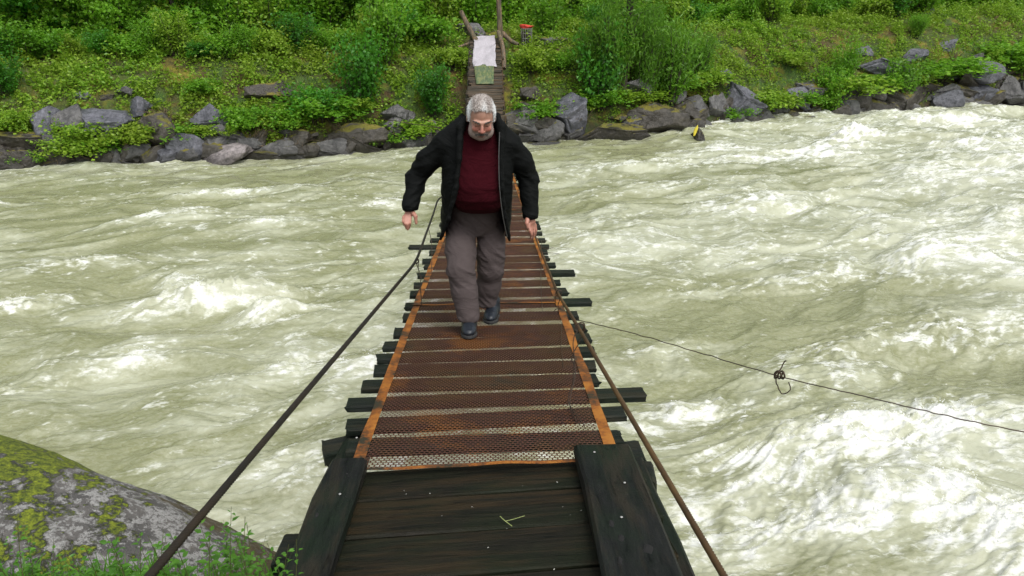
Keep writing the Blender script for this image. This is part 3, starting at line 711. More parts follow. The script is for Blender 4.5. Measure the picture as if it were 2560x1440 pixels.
brown = m.ramp(m.math('MULTIPLY_ADD', z_, -1.1, m.math('MULTIPLY_ADD', n1, 1.4, 1.35)), [(.28, 0.0), (.42, .9)])
c = m.mix(brown, c, m.mix(n2, (.035,.022,.010), (.12,.09,.02)))
m.bump(m.math('ADD', m.math('MULTIPLY', n2, .6), m.math('ADD', m.math('MULTIPLY', n3, .25), m.math('MULTIPLY', mk, .9))), 1.0, .04)
M['lichen'] = m.P(color=c, rough=.85)
def blob(center, rad, seed, rz, ry, amp=.07, sub=6):
    bm = bmesh.new(); bmesh.ops.create_icosphere(bm, subdivisions=sub, radius=1)
    v = np.array([q.co[:] for q in bm.verts]); f = np.array([[l.index for l in q.verts] for q in bm.faces]); bm.free()
    q = v*(1 + amp*2*fbm(v[:, 0]*1.4+seed, v[:, 1]*1.4, v[:, 2]*1.4, 5)[:, None] + .012*fbm(v[:, 0]*16, v[:, 1]*16, v[:, 2]*16, 3)[:, None])
    o = obj('boulder', np_mesh('boulder', q*np.array(rad), f), M['lichen'], None, center, (0, ry, rz)); return o
tag(blob((-2.47, 2.95, 1.15), (2.15, .95, .84), 3, R(-14), R(12)), 'big lichen-covered grey boulder with bright moss on top, lower left corner', 'rock')
bo = blob((-2.06, 1.95, 1.70), (.36, .3, .34), 9, 0, 0, .08, 5); bo.data.materials.clear(); bo.data.materials.append(rock_mat('near_rock', (.06,.058,.055), (.14,.135,.12), .2, scale=4)); tag(bo, 'small dark brown rock half buried in weeds at the bottom left corner', 'rock')

# foreground plants
def make_weed(seed, h=.5, pairs=9, lsize=.055):
    r = np.random.default_rng(seed); st = MB(); C = []; D = []; L = []
    for s in range(r.integers(2, 5)):
        a = r.uniform(0, 6.28); e = np.array([math.cos(a)*.10, math.sin(a)*.10, h*r.uniform(.6, 1)])*np.array([1, 1, 1])
        b = np.array([math.cos(a)*.02, math.sin(a)*.02, -.03]); P = spline([b, (b+e)/2+r.normal(size=3)*.02, e], 12)
        st.tube(P, np.linspace(.0028, .0012, 12), 5)
        for k in range(pairs):
            t = .15+.85*k/pairs; q = P[int(t*11)]; aa = k*1.57+a
            for sgn in (0, math.pi):
                d = np.array([math.cos(aa+sgn), math.sin(aa+sgn), .25]); l = lsize*(1.25-.8*t)*r.uniform(.75, 1.2)
                C += [q+d*.008]; D += [d]; L += [l]
    C, D, L = np.array(C), np.array(D), np.array(L); N = np.tile([0, 0, 1.0], (len(C), 1)) + r.normal(size=(len(C), 3))*.35
    # each leaf: two-segment pointed blade, pinched stalk
    D /= np.linalg.norm(D, axis=1)[:, None]; Sx = np.cross(D, N); Sx /= np.linalg.norm(Sx, axis=1)[:, None]; Nn = np.cross(Sx, D); l = L[:, None]
    p = [C, C+D*l*.3-Sx*l*.27+Nn*l*.06, C+D*l*.34-Nn*l*.02, C+D*l*.3+Sx*l*.27+Nn*l*.06, C+D*l*.68-Sx*l*.17, C+D*l*.7-Nn*l*.07, C+D*l*.68+Sx*l*.17, C+D*l-Nn*l*.2]
    V = np.stack(p, 1).reshape(-1, 3); base = (np.arange(len(C))*8)[:, None]
    F = np.concatenate([base+np.array([[0,1,2,3]])] + [base+np.array([[1,4,5,2]]), base+np.array([[3,2,5,6]]), base+np.array([[5,4,7,6]])])
    return st.mesh('stem', True), np_mesh('leaves', V, F, False)
m = NT('stem_red'); M['stem'] = m.P(color=m.mix(m.noise(8, 3), (.05,.035,.015), (.10,.14,.03)), rough=.6)
WD = [make_weed(40+k, .42+.06*k, 7+k, .052+.006*k) for k in range(4)]
for a, b in WD: a.materials.append(M['stem']); b.materials.append(M['leaf_fore'])
WP = [(40,1440,1.0),(110,1450,.8),(215,1440,.7),(330,1435,.75),(395,1450,1.0),(440,1425,.9),(475,1455,.8),(560,1440,.9),(610,1435,1.1),(650,1450,.9),(690,1440,.8),(60,1385,.55),
      (520,1420,.6),(585,1400,.7),(645,1410,.6),(270,1460,.8),(170,1465,.6),(10,1470,1.1),(345,1470,1.0),(500,1470,1.0),(700,1470,1.0),(625,1360,.5),(540,1380,.45),(560,1345,.45)]
def fgz(px, py, z=2.35): return at_depth(px, py, z)
for i, (px, py, s) in enumerate(WP):
    p = fgz(px, py, 2.55 if py < 1420 else 2.35); k = i % 4; bz = float(nbank(p[0], p[1])); 
    r = empty('weed_plant', (p[0], p[1], p[2]-.10), random.uniform(0, 6), s*.66)
    obj('stem', WD[k][0], None, r); obj('leaves', WD[k][1], None, r)
    tag(r, 'leafy green weed among the plants in front of the lichen boulder', 'plant', 'weeds in front of the lichen boulder')
# low grass mound that carries them
n = 8000; x = rng.uniform(-3.2, -.62, n); y = rng.uniform(1.2, 2.6, n); C = np.stack([x, y, nbank(x, y)-.01], 1)
D = rdir(n, 1.6); V, F = leaf_mesh(C, D, rdir(n), rng.uniform(.05, .20, n), rng.uniform(.003, .007, n))
n = 7000; x = rng.uniform(-3.2, -.62, n); y = rng.uniform(1.2, 2.6, n); C = np.stack([x, y, nbank(x, y)+rng.uniform(0, .07, n)], 1)
V2, F2 = foliage(C, .032, asp=.4)
n = 12000; x = rng.uniform(.9, 5.5, n); y = rng.uniform(-2.5, 1.65, n); C = np.stack([x, y, nbank(x, y)-.01], 1)
V3, F3 = leaf_mesh(C, rdir(n, 1.6), rdir(n), rng.uniform(.05, .18, n), rng.uniform(.003, .008, n))
n = 9000; x = rng.uniform(.9, 5.5, n); y = rng.uniform(-2.5, 1.65, n); C = np.stack([x, y, nbank(x, y)+rng.uniform(0, .06, n)], 1); V4, F4 = foliage(C, .045, asp=.4)
F = np.concatenate([F, F2+len(V), F3+len(V)+len(V2), F4+len(V)+len(V2)+len(V3)]); V = np.concatenate([V, V2, V3, V4])
tag(obj('near_grass', np_mesh('near_grass', V, F, False), M['leaf_fore']), 'short grass and small leaves on the near bank', None, kind='stuff')

# ------------------------------------------------------------------ footbridge
_dy = np.array([-2, 0.5, 2.03, 2.79, 4.87, 8.3, 13.07, 17.5, 21.5, 25.2]); _dz = np.array([2.42, 2.40, 2.30, 2.21, 1.87, 1.41, .93, 1.02, 1.58, 2.68])
_pf = np.polyfit(_dy, _dz, 4)
def deck(y): return np.polyval(_pf, y)
bridge = empty('suspension_footbridge', (0, 0, 0)); tag(bridge, 'narrow hanging footbridge with rusty mesh deck over dark planks', 'footbridge')
HW = .60
def nar(Y): return 1 - .22*sst(9, 19, Y)
def ctr(Y): return -.085*sst(9, 21, Y)
PL = []
for k in range(7):
    mb = MB(); mb.box((0, 0, 0), (2, .150, .038), jit=.002, bev=.008); v = mb.V[0]
    ends = np.abs(v[:, 0]) > .9; v[ends, 0] *= 1 + rng.normal(size=ends.sum())*.012
    PL.append(mb.mesh('plank')); PL[-1].materials.append(M['plank'])
LONG = {3.62: (-.74, .86), 6.75: (-.68, .84), 8.3: (-.92, .70), 5.6: (-.66, .84), 12.4: (-.76, .84)}
y = 3.08; k = 0
while y < 24.6:
    a, b = -.66-.045*rng.uniform(-.6, 1), .66+.05*rng.uniform(-.6, 1)
    for q, (l, r_) in LONG.items():
        if abs(y-q) < (.135 if y < 4.75 else .2): a, b = l, r_
    wd = rng.uniform(.80, 1.06) if y < 4.75 else rng.uniform(1.0, 1.3)
    a, b = a*nar(y)+ctr(y), b*nar(y)+ctr(y)
    o = obj('plank', PL[k % 7], None, bridge, ((a+b)/2, y, deck(y)-.024+rng.normal()*.003), (math.atan(np.polyval(np.polyder(_pf), y)) + rng.normal()*.02, 0, R(3.0)*math.exp(-(y-3)/3)+rng.normal()*R(.9)), ((b-a)/2, wd, 1))
    y += (.268 + rng.normal()*.014) if y < 4.75 else (.395 + rng.normal()*.045); k += 1
# mesh sheets: staggered six-sided holes punched in steel
def mesh_sheet(Ls=2.8, px=.023, py=.019, jit=0):
    nc = int((2*HW-.098)/px); nr = int(Ls/py); x0 = -nc*px/2; V = []; F = []
    w, h = px/2, py
    th = np.array([0, 60, 120, 180, 240, 300]); 
    out = np.array([[w, 0], [w*.5, h*.5*1.0], [-w*.5, h*.5], [-w, 0], [-w*.5, -h*.5], [w*.5, -h*.5]])
    # brick-staggered rectangular cells with hexagonal openings
    ox = np.array([w, w, 0, -w, -w, -w, 0, w]); oy = np.array([0, h/2, h/2, h/2, 0, -h/2, -h/2, -h/2])
    ix = np.array([.80*w, .55*w, 0, -.55*w, -.80*w, -.55*w, 0, .55*w]); iy = np.array([0, .36*h, .38*h, .36*h, 0, -.36*h, -.38*h, -.36*h])
    rr, cc = np.meshgrid(np.arange(nr), np.arange(nc), indexing='ij')
    cx = x0 + (cc+.5)*px + np.where(rr % 2, px/2, 0) - px/4; cyy = (rr+.5)*py
    cx, cyy = cx.ravel(), cyy.ravel(); n = len(cx)
    P = np.zeros((n, 16, 2)); P[:, :8, 0] = cx[:, None]+ox; P[:, :8, 1] = cyy[:, None]+oy; P[:, 8:, 0] = cx[:, None]+ix; P[:, 8:, 1] = cyy[:, None]+iy
    z = np.zeros((n, 16)); z[:, 8:] -= .0015
    V = np.concatenate([P, z[..., None]], -1).reshape(-1, 3)
    q = np.array([[k, (k+1) % 8, 8+(k+1) % 8, 8+k] for k in range(8)]); F = (np.arange(n)[:, None, None]*16+q).reshape(-1, 4)
    return V, F, nc*px/2
V0, F0, hw0 = mesh_sheet()
def wave(x, y, s): return .010*perlin(x*2.2, y*2.6, s) + .005*perlin(x*6, y*5, s+3)
s0 = 2.83; ns = 5; si = 0; ya = s0
while si < ns:
    yb = ya + 2.8; zz = deck
    V = V0.copy(); yy = ya + V[:, 1]; skew = (.055*V[:, 0]*math.exp(-si*1.2)*(1-V[:, 1]/2.8)); Y = yy + skew
    V[:, 2] += deck(Y) + .006 + wave(V[:, 0], Y, si) + .006*(si % 2); V[:, 1] = Y; V[:, 0] = V[:, 0]*nar(Y)+ctr(Y)
    sh = obj('metal_sheet', np_mesh('metal_sheet', V, F0, False), M['rust_mesh'], bridge)
    yl = np.linspace(0, 2.8, 57); eb = MB()
    for sg in (-1, 1):
        for kk in range(56):
            pass
        xs = np.array([hw0-.002, HW-.02, HW-.008, HW-.003])*sg; dzs = [0.003, .004, .003, -.018]
        G = np.zeros((57, 4, 3)); xx = xs[None] + .010*perlin(yl*2.3, yl*0+sg, si)[:, None]*(np.arange(4) > 0)
        Yg = ya + yl[:, None] + .055*xx*math.exp(-si*1.2)*(1-yl[:, None]/2.8)
        xx = xx + 0*Yg; G[..., 0] = xx*nar(Yg)+ctr(Yg); G[..., 1] = Yg; G[..., 2] = deck(Yg)+.006+wave(xx, Yg, si)+np.array(dzs)[None] + .006*(si % 2)
        a = np.arange(56)[:, None]; b = np.arange(3)[None]; Fg = np.stack([a*4+b, a*4+b+1, (a+1)*4+b+1, (a+1)*4+b], -1).reshape(-1, 4)
        eb.add(G.reshape(-1, 3), Fg)
    # end strip
    xs = np.linspace(-HW, HW, 40); G = np.zeros((40, 2, 3)); G[..., 0] = xs[:, None]
    Yg = ya + np.array([[-.022, .004]]) + .055*xs[:, None]*math.exp(-si*1.2) + (.006*perlin(xs*3, xs*0, si)[:, None]*np.array([[1, 0]]))
    G[..., 0] = xs[:, None]*nar(Yg)+ctr(Yg); G[..., 1] = Yg; G[..., 2] = deck(Yg)+.011+.006*(si % 2)+wave(xs[:, None], Yg, si)
    a = np.arange(39); eb.add(G.reshape(-1, 3), np.stack([a*2, a*2+1, a*2+3, a*2+2], 1))
    obj('edge_strip', eb.mesh('edge_strip'), M['rust_edge'], sh)
    ya = yb - .02; si += 1
# near timber platform
y = 2.89
while y > -1.2:
    mb = MB(); a, b = -.66-.03*rng.uniform(), .66+.03*rng.uniform(); mb.box((0, 0, 0), (b-a, .254, .055), jit=.0015, bev=.006)
    obj('deck_board', mb.mesh('deck_board'), M['deck_board'], bridge, ((a+b)/2, y-.13, deck(y)-.025-.012+rng.normal()*.002), (math.atan(np.polyval(np.polyder(_pf), y)), 0, R(4.2)+rng.normal()*R(.3)))
    y -= .268
def long_board(x0, x1, ya, yb, th, lift, name, mat, nseg=14, ragged=.006):
    yl = np.linspace(ya, yb, nseg); V = []
    for yy in yl:
        z = deck(yy)+lift; e = ragged*rng.normal(size=4)
        c = .012
        V += [[x0, yy, z-th], [x1, yy, z-th], [x1+e[0], yy, z-c], [x1-c+e[0], yy, z+e[2]*.2], [x0+c+e[1], yy, z+e[2]*.2], [x0+e[1], yy, z-c]]
    V = np.array(V); F = [[i*6+k, i*6+(k+1) % 6, i*6+6+(k+1) % 6, i*6+6+k] for i in range(nseg-1) for k in range(6)]
    for o in (0, (nseg-1)*6): F += [[o, o+1, o+2, o+5], [o+5, o+2, o+3, o+4]]
    return obj(name, np_mesh(name, V, F, False), mat, bridge)
long_board(-.675, -.515, -1.2, 2.80, .06, .060, 'side_board', M['side_board'])
long_board(.39, .645, -1.2, 2.90, .05, .058, 'side_board', M['side_board'])
long_board(-.71, -.60, -1.2, 3.35, .16, -.070, 'side_beam', M['side_board'])
long_board(.60, .73, -1.2, 3.0, .16, -.070, 'side_beam', M['side_board'])
for (x, yy, L, ang) in [(-.72, 3.22, .16, .3), (.68, 3.1, .14, .1), (.70, 2.9, .12, -.1), (-.73, 2.35, .12, 0)]:
    mb = MB(); mb.box((0, 0, 0), (L, .16, .07), jit=.004, bev=.01); obj('plank_stub', mb.mesh('plank_stub'), M['plank'], bridge, (x, yy, deck(yy)-.12), (0, 0, ang))
# bolts, nail heads
for (x, yy) in [(.47, 2.82), (.555, 2.55), (-.59, 3.0), (.50, 2.3), (-.57, 2.5)]:
    bm = bmesh.new(); bmesh.ops.create_uvsphere(bm, u_segments=10, v_segments=6, radius=.0055); me = bpy.data.meshes.new('nail_head'); bm.to_mesh(me); bm.free()
    if 'nail' not in M: m = NT('nail'); M['nail'] = m.P(color=m.mix(m.noise(200, 3), (.55,.55,.55), (.35,.33,.3)), rough=.4, metal=.6)
    obj('nail_head', me, M['nail'], bridge, (x, yy, deck(yy)+.062), None, (1, 1, .5))
m = NT('knot'); M['knot'] = m.P(color=m.mix(m.noise(80, 3), (.002,.002,.002), (.008,.008,.007)), rough=.9)
for (x, yy, a, b) in [(.455, 2.26, .012, .026), (.475, 2.17, .014, .022), (.45, 2.04, .010, .024), (.555, 2.10, .022, .030), (-.60, 2.72, .008, .015), (-.575, 2.66, .010, .012), (-.63, 2.35, .008, .022)]:
    obj('knot', rock_mesh(61, 3, 3, .2), M['knot'], bridge, (x, yy, deck(yy)+.0575), None, (a, b, .004))
# cables
def bp(px, py, z): return at_depth(px, py, z)
def cable(pts, r, mat, name='cable', n=400, lobes=6, tw=85, seg=18):
    pts = np.array(pts); L_ = np.concatenate([[0], np.cumsum(np.linalg.norm(np.diff(pts, axis=0), axis=1))]); s_ = np.linspace(0, L_[-1], n)
    P = np.stack([np.interp(s_, L_, pts[:, i]) for i in range(3)], 1); w_ = 161 if n > 3000 else 41
    Q = np.concatenate([np.repeat(P[:1], w_//2, 0), P, np.repeat(P[-1:], w_//2, 0)]); P2 = np.stack([np.convolve(Q[:, i], np.ones(w_)/w_, 'valid') for i in range(3)], 1); P2[0], P2[-1] = P[0], P[-1]
    P = P2; mb = MB(); mb.tube(P, r, seg, tw, lobes, .17); obj(name, mb.mesh(name, True), mat, bridge); return P
_a, _b = bp(375, 1440, 1.50), bp(1040, 655, 5.7); LP_ = [_a+(_a-_b)*.6, _a, _a*.6+_b*.4, _b, bp(1085, 530, 8.2), bp(1094, 500, 9.2)]
_a, _b = bp(1810, 1440, 1.85), bp(1448, 822, 3.95); RP_ = [_a+(_a-_b)*1.2, _a, _a*.5+_b*.5, bp(1448, 822, 3.95), bp(1395, 735, 5.6), bp(1343, 605, 8.6)]
for Y in (13, 18, 21.5, 24.5): LP_.append(np.array([-.62*float(nar(Y))+float(ctr(Y)), Y, deck(Y)+.06+max(0, Y-18)*.06])); RP_.append(np.array([.62*float(nar(Y))+float(ctr(Y)), Y, deck(Y)+.06+max(0, Y-18)*.06]))
LC = cable(LP_, .0088, M['cable_dark'], n=6000); RC = cable(RP_, .0086, M['cable_rust'], n=6000)
def wire(pts, r=.0022, n=40, name='tie_wire', wob=.004, mat=None):
    P = spline(pts, n); P = P + np.stack([perlin(np.arange(n)*.35, np.full(n, i*7.1), P[0, 0]*9) for i in range(3)], 1)*wob
    mb = MB(); mb.tube(P, r, 6); return obj(name, mb.mesh(name, True), mat or M['wire'], bridge)
def loop(c, r, ax, n=24, turns=1.5):
    t = np.linspace(0, turns*2*math.pi, n); ax = np.array(ax, float); ax /= np.linalg.norm(ax); a = np.cross(ax, [0, 0, 1.0]); a /= np.linalg.norm(a); b = np.cross(ax, a)
    return [c + (a*math.cos(q)+b*math.sin(q))*r + ax*.004*q for q in t]
kl, kr, kr2 = bp(1040, 655, 5.7), bp(1448, 822, 3.95), bp(1395, 735, 5.6)
wire(loop(kl, .014, LC[700]-LC[680], 24, 3)+[bp(1046, 675, 5.7), bp(1056, 705, 5.65), bp(1048, 725, 5.6), bp(1034, 738, 5.6)], .003, 60)
wire([kl, bp(1050, 690, 5.72), bp(1052, 730, 5.72), bp(1056, 770, 5.75), bp(1062, 806, 5.75)], .003, 40)
wire(loop(kr, .022, [0.3, 1, -.1], 24, 2.5), .003, 50)
wire([kr, bp(1434, 850, 3.95), bp(1436, 900, 3.95), bp(1432, 950, 3.95), bp(1420, 1000, 3.92), bp(1436, 1030, 3.8), bp(1462, 1065, 3.66)], .0025, 50)
wire([kr+np.array([.03, 0, 0]), bp(1446, 860, 3.98), bp(1430, 895, 3.98), bp(1438, 930, 3.95), bp(1425, 1010, 3.88), bp(1440, 1050, 3.75)], .0025, 50)
wire(loop(kr2, .02, [0.3, 1, -.1], 24, 2.0)+[bp(1395, 765, 5.7), bp(1400, 790, 5.8), bp(1415, 795, 5.8)], .003, 50)
wire([kr2, bp(1390, 760, 5.7), bp(1396, 775, 5.8), bp(1352, 790, 5.85), bp(1362, 800, 5.8), bp(1380, 790, 5.8), bp(1422, 800, 5.9)], .0025, 60, wob=.02)
wire([bp(1354, 600, 8.3), bp(1352, 700, 6.6), bp(1356, 780, 5.8), bp(1350, 800, 5.85)], .0025)
wire([bp(1405, 805, 5.4), bp(1403, 860, 4.9), bp(1408, 920, 4.5)], .0022)
wire([bp(1355, 632, 7.9), bp(1375, 632, 7.9), bp(1398, 635, 7.8)], .0025); wire([bp(1355, 620, 8.1), bp(1370, 622, 8.1), bp(1384, 618, 8.1)], .0025)
wire([bp(1072, 575, 7.3), bp(1078, 600, 7.3), bp(1080, 640, 7.2), bp(1078, 680, 7.1)], .003)
gw = wire([bp(1400, 790, 5.9), bp(1600, 838, 5.3), bp(1930, 935, 4.5), bp(2200, 1000, 4.2), bp(2560, 1080, 4.0), bp(3400, 1230, 3.6)], .0032, 160, 'guy_wire', .006)
kn = bp(1938, 936, 4.48)
wire(loop(kn, .022, [1, .2, -.2], 30, 2.6), .0055, 60, 'wire_knot'); wire([kn, bp(1950, 925, 4.48), bp(1960, 905, 4.48), bp(1965, 902, 4.45)], .004, 20, 'wire_knot')
wire([kn, bp(1942, 960, 4.48), bp(1955, 984, 4.48), bp(1975, 975, 4.46), bp(1972, 955, 4.46)], .0035, 30, 'wire_knot')
wire([bp(1105, 320, 21.5), bp(1000, 305, 21), bp(900, 290, 22)], .010, 30, 'guy_wire', .02)
# far end of the deck: close-laid planks, pale sheet, green boards
y = 21.2
far_pl = []
for k in range(56):
    Y = 16.95 + k*.155; w = (1.24+rng.normal()*.06)*float(nar(Y))
    mb = MB(); mb.box((0, 0, 0), (w, .13, .07), jit=.008, bev=.01)
    obj('step_board', mb.mesh('step_board'), M['grey_wood'], bridge, (rng.normal()*.025+float(ctr(Y)), Y, deck(Y)+.035+.012*(k % 2)), (math.atan(np.polyval(np.polyder(_pf), Y)), rng.normal()*.02, rng.normal()*.03))
def strip(pts4, nu, nv, name, mat, wob, parent=bridge, th=.01):
    a, b, c, d = [np.array(q, float) for q in pts4]; u = np.linspace(0, 1, nu)[:, None, None]; v = np.linspace(0, 1, nv)[None, :, None]
    G = a*(1-u)*(1-v)+b*u*(1-v)+c*u*v+d*(1-u)*v
    G[..., 2] += wob*fbm(G[..., 0]*2.5, G[..., 1]*2.0, 3.0, 3); G[..., 0] += wob*.6*perlin(G[..., 1]*2, G[..., 1]*0, 5.0)
    i = np.arange(nu-1)[:, None]; j = np.arange(nv-1)[None]; F = np.stack([i*nv+j, (i+1)*nv+j, (i+1)*nv+j+1, i*nv+j+1], -1).reshape(-1, 4)
    o = obj(name, np_mesh(name, G.reshape(-1, 3), F), mat, parent); s_ = o.modifiers.new('thickness', 'SOLIDIFY'); s_.thickness = th; return o
m = NT('pale_sheet'); q = m.noise(6, 6, .6); q2 = m.noise(40, 4, .6, vec=m.vec((1, .1, 1)))
m.bump(q, .5, .03); M['pale'] = m.P(color=m.mix(m.ramp(q2, [(.4, 0.0), (.6, .5)]), m.mix(q, (.33,.31,.34), (.52,.50,.54)), (.30,.27,.29)), rough=.7)
def dk(x, Y, up): return (x-.07, Y, deck(Y)+up)
strip([dk(-.40, 23.25, .12), dk(.30, 23.25, .12), dk(.30, 25.5, .16), dk(-.36, 25.5, .16)], 24, 50, 'cover_sheet', M['pale'], .10)
strip([dk(-.27, 21.9, .125), dk(.22, 21.9, .125), dk(.24, 23.4, .125), dk(-.36, 23.4, .125)], 8, 16, 'green_board', M['green_board'], .01, th=.03)

# ------------------------------------------------------------------ things at the far bridge end
def pole(p0, p1, r, label, mid=None, name='wooden_post'):
    p0, p1 = np.array(p0), np.array(p1); q = (p0+p1)/2 + (np.array(mid) if mid is not None else 0); mb = MB()
    P = spline([p0, q, p1], 24); rr = r*(1+.10*perlin(np.arange(24)*.6, np.zeros(24), p0[0]))*np.linspace(1.1, .85, 24)
    mb.tube(P, rr, 10); o = obj(name, mb.mesh(name, True), M['old_wood']); tag(o, label, 'post'); return o
def FE(px, py, Y): return at_y(px, py, Y)
pole(FE(1200, 118, 25.3), FE(1152, 28, 25.6), .085, 'leaning grey post at the left of the far bridge end', (-.03, 0, 0))
pole(FE(1259, 172, 24.2), FE(1246, 78, 25.2), .075, 'crooked grey rail log at the right edge of the far planks', (.06, 0, .02))
pole(FE(1251, 95, 25.4), FE(1243, -75, 25.4), .085, 'tall upright pole at the right of the far bridge end')
pole(FE(1256, 82, 25.9), FE(1296, 112, 25.6), .07, 'dark branch sloping down right of the tall pole', (0, 0, -.05), 'fallen_branch')
pole(FE(1146, 118, 24.8), FE(1172, 108, 24.9), .04, 'short stick beside the leaning post', None, 'stick')
# red cloth on a wire basket
p, t = hit(1316, 112, bank); bk = empty('wire_basket', p); mb = MB()
for k in range(14):
    a = k/14*2*math.pi; mb.tube([[math.cos(a)*.17, math.sin(a)*.17, -.05], [math.cos(a)*.18, math.sin(a)*.18, .52]], .007, 5)
for z in (.02, .2, .36, .5): mb.tube([[math.cos(a)*.18, math.sin(a)*.18, z] for a in np.linspace(0, 2*math.pi, 20)], .007, 5)
m = NT('galvanised'); M['galv'] = m.P(color=m.mix(m.noise(9, 4), (.25,.27,.25), (.42,.43,.40)), rough=.5, metal=.3)
obj('wire_cage', mb.mesh('wire_cage', True), M['galv'], bk)
mb = MB(); mb.tube([[math.cos(a)*.165, math.sin(a)*.165, .02] for a in np.linspace(0, 2*math.pi, 20)], .02, 6)
for k in range(8): mb.box((-.14+.04*k, -.02, .22), (.03, .2, .40), jit=.004)
obj('slats', mb.mesh('slats'), M['grey_wood'], bk); tag(bk, 'small grey wire and slat basket in the grass by the far bridge end', 'basket')
rc = rock_mesh(77, 4, 3, .22); m = NT('red_cloth'); cn = m.noise(12, 5, .6); m.bump(cn, .7, .04); M['red'] = m.P(color=m.mix(m.ramp(cn, [(.4, 0.0), (.65, 1.0)]), (.50,.028,.018), (.75,.09,.05)), rough=.75)
tag(obj('cloth', rc, M['red'], None, (p[0]+.02, p[1], p[2]+.56), (0, .1, 0), (.24, .17, .09)), 'crumpled bright red cloth on top of the wire basket', 'cloth')
# rock with yellow rag in the rapids
p = at_z(1748, 352, 0.0)
rk = obj('boulder', rock_mesh(131, 8, 5, .14), M['rock_brown'], None, (p[0], p[1], .02), (0, -.5, .3), (.26, .3, .55)); tag(rk, 'black pointed rock standing alone in the rapids', 'rock')
rg = rock_mesh(55, 3, 3, .2); m = NT('yellow_cloth'); M['yel'] = m.P(color=m.mix(m.noise(8, 3), (.55,.45,.03), (.80,.68,.08)), rough=.7)
q = at_y(1739, 326, p[1]-.1); tag(obj('rag', rg, M['yel'], None, q, (0, .25, 0), (.05, .04, .17)), 'small yellow rag snagged on the lone rock in the rapids', 'rag')
# thin wires on the far bank
mb = MB(); mb.tube(spline([FE(1275, 100, 26), FE(1400, 82, 27.5), FE(1560, 68, 29)], 30), .012, 5); tag(obj('wire_line', mb.mesh('wire_line'), M['wire']), 'thin dark wire running from the pole to the dark tree trunk', 'wire')
# driftwood and litter at the left waterline
DW = [((85,415),(118,362),.035,'straight brown stick standing among rocks at the left waterline'),((420,410),(465,398),.03,'short driftwood stick beside the pink rock'),((590,372),(660,365),.015,'thin dry twig above the pink rock'),((1390,315),(1470,285),.012,'thin bare twig over the dark rocks right of the man')]
for (a, b, r, lab) in DW:
    p0, _ = hit(a[0], a[1]-2, bank); p1 = at_y(b[0], b[1], p0[1]-.1); mb = MB(); mb.tube(spline([p0, (p0+p1)/2+np.array([.03, 0, .03]), p1], 14), np.linspace(r, r*.6, 14), 7); tag(obj('stick', mb.mesh('stick', True), M['old_wood']), lab, 'stick')
# leaf litter on the platform
m = NT('chip'); M['chip'] = m.P(color=m.mix(m.noise(60, 3), (.5,.5,.45), (.75,.74,.7)), rough=.7)
p = np.array([at_z(1367, 1302, deck(2.8)+.0)[0], 0, 0]); pw, _ = hit(1367, 1302, lambda x, y: deck(y)-.008, 1.5, 9)
mp_ = rock_mesh(61, 4, 3, .1); tag(obj('paint_chip', mp_, M['chip'], None, pw + np.array([0, 0, .002]), (0, 0, .2), (.010, .006, .003)), 'tiny white scrap lying on the dark boards', 'scrap')
pw, _ = hit(1270, 1305, lambda x, y: deck(y)-.008, 1.5, 9); mb = MB()
mb.tube(spline([pw+np.array([-.03, .03, .004]), pw+np.array([-.01, 0, .004]), pw+np.array([.015, -.03, .004])], 8), .0016, 5)
mb.tube(spline([pw+np.array([-.01, 0, .004]), pw+np.array([.02, .008, .006]), pw+np.array([.065, .03, .004])], 8), .0012, 5)
m = NT('twig_green'); M['twig'] = m.P(color=m.mix(m.noise(30, 2), (.20,.26,.07), (.32,.36,.14)), rough=.6); tag(obj('twig', mb.mesh('twig', True), M['twig']), 'small forked green twig lying on the platform boards', 'twig')
V_ = []; 
n = 26; xs = rng.uniform(-.45, .45, n); ys = rng.uniform(1.7, 3.0, n); C = np.stack([xs, ys, deck(ys)-.006], 1)
D = rdir(n); D[:, 2] = 0; V, F = leaf_mesh(C, D, np.tile([0, 0, 1.0], (n, 1)), rng.uniform(.002, .009, n), rng.uniform(.0008, .002, n))
tag(obj('debris', np_mesh('debris', V, F, False), M['chip']), 'tiny pale crumbs scattered over the platform boards', None, kind='stuff')

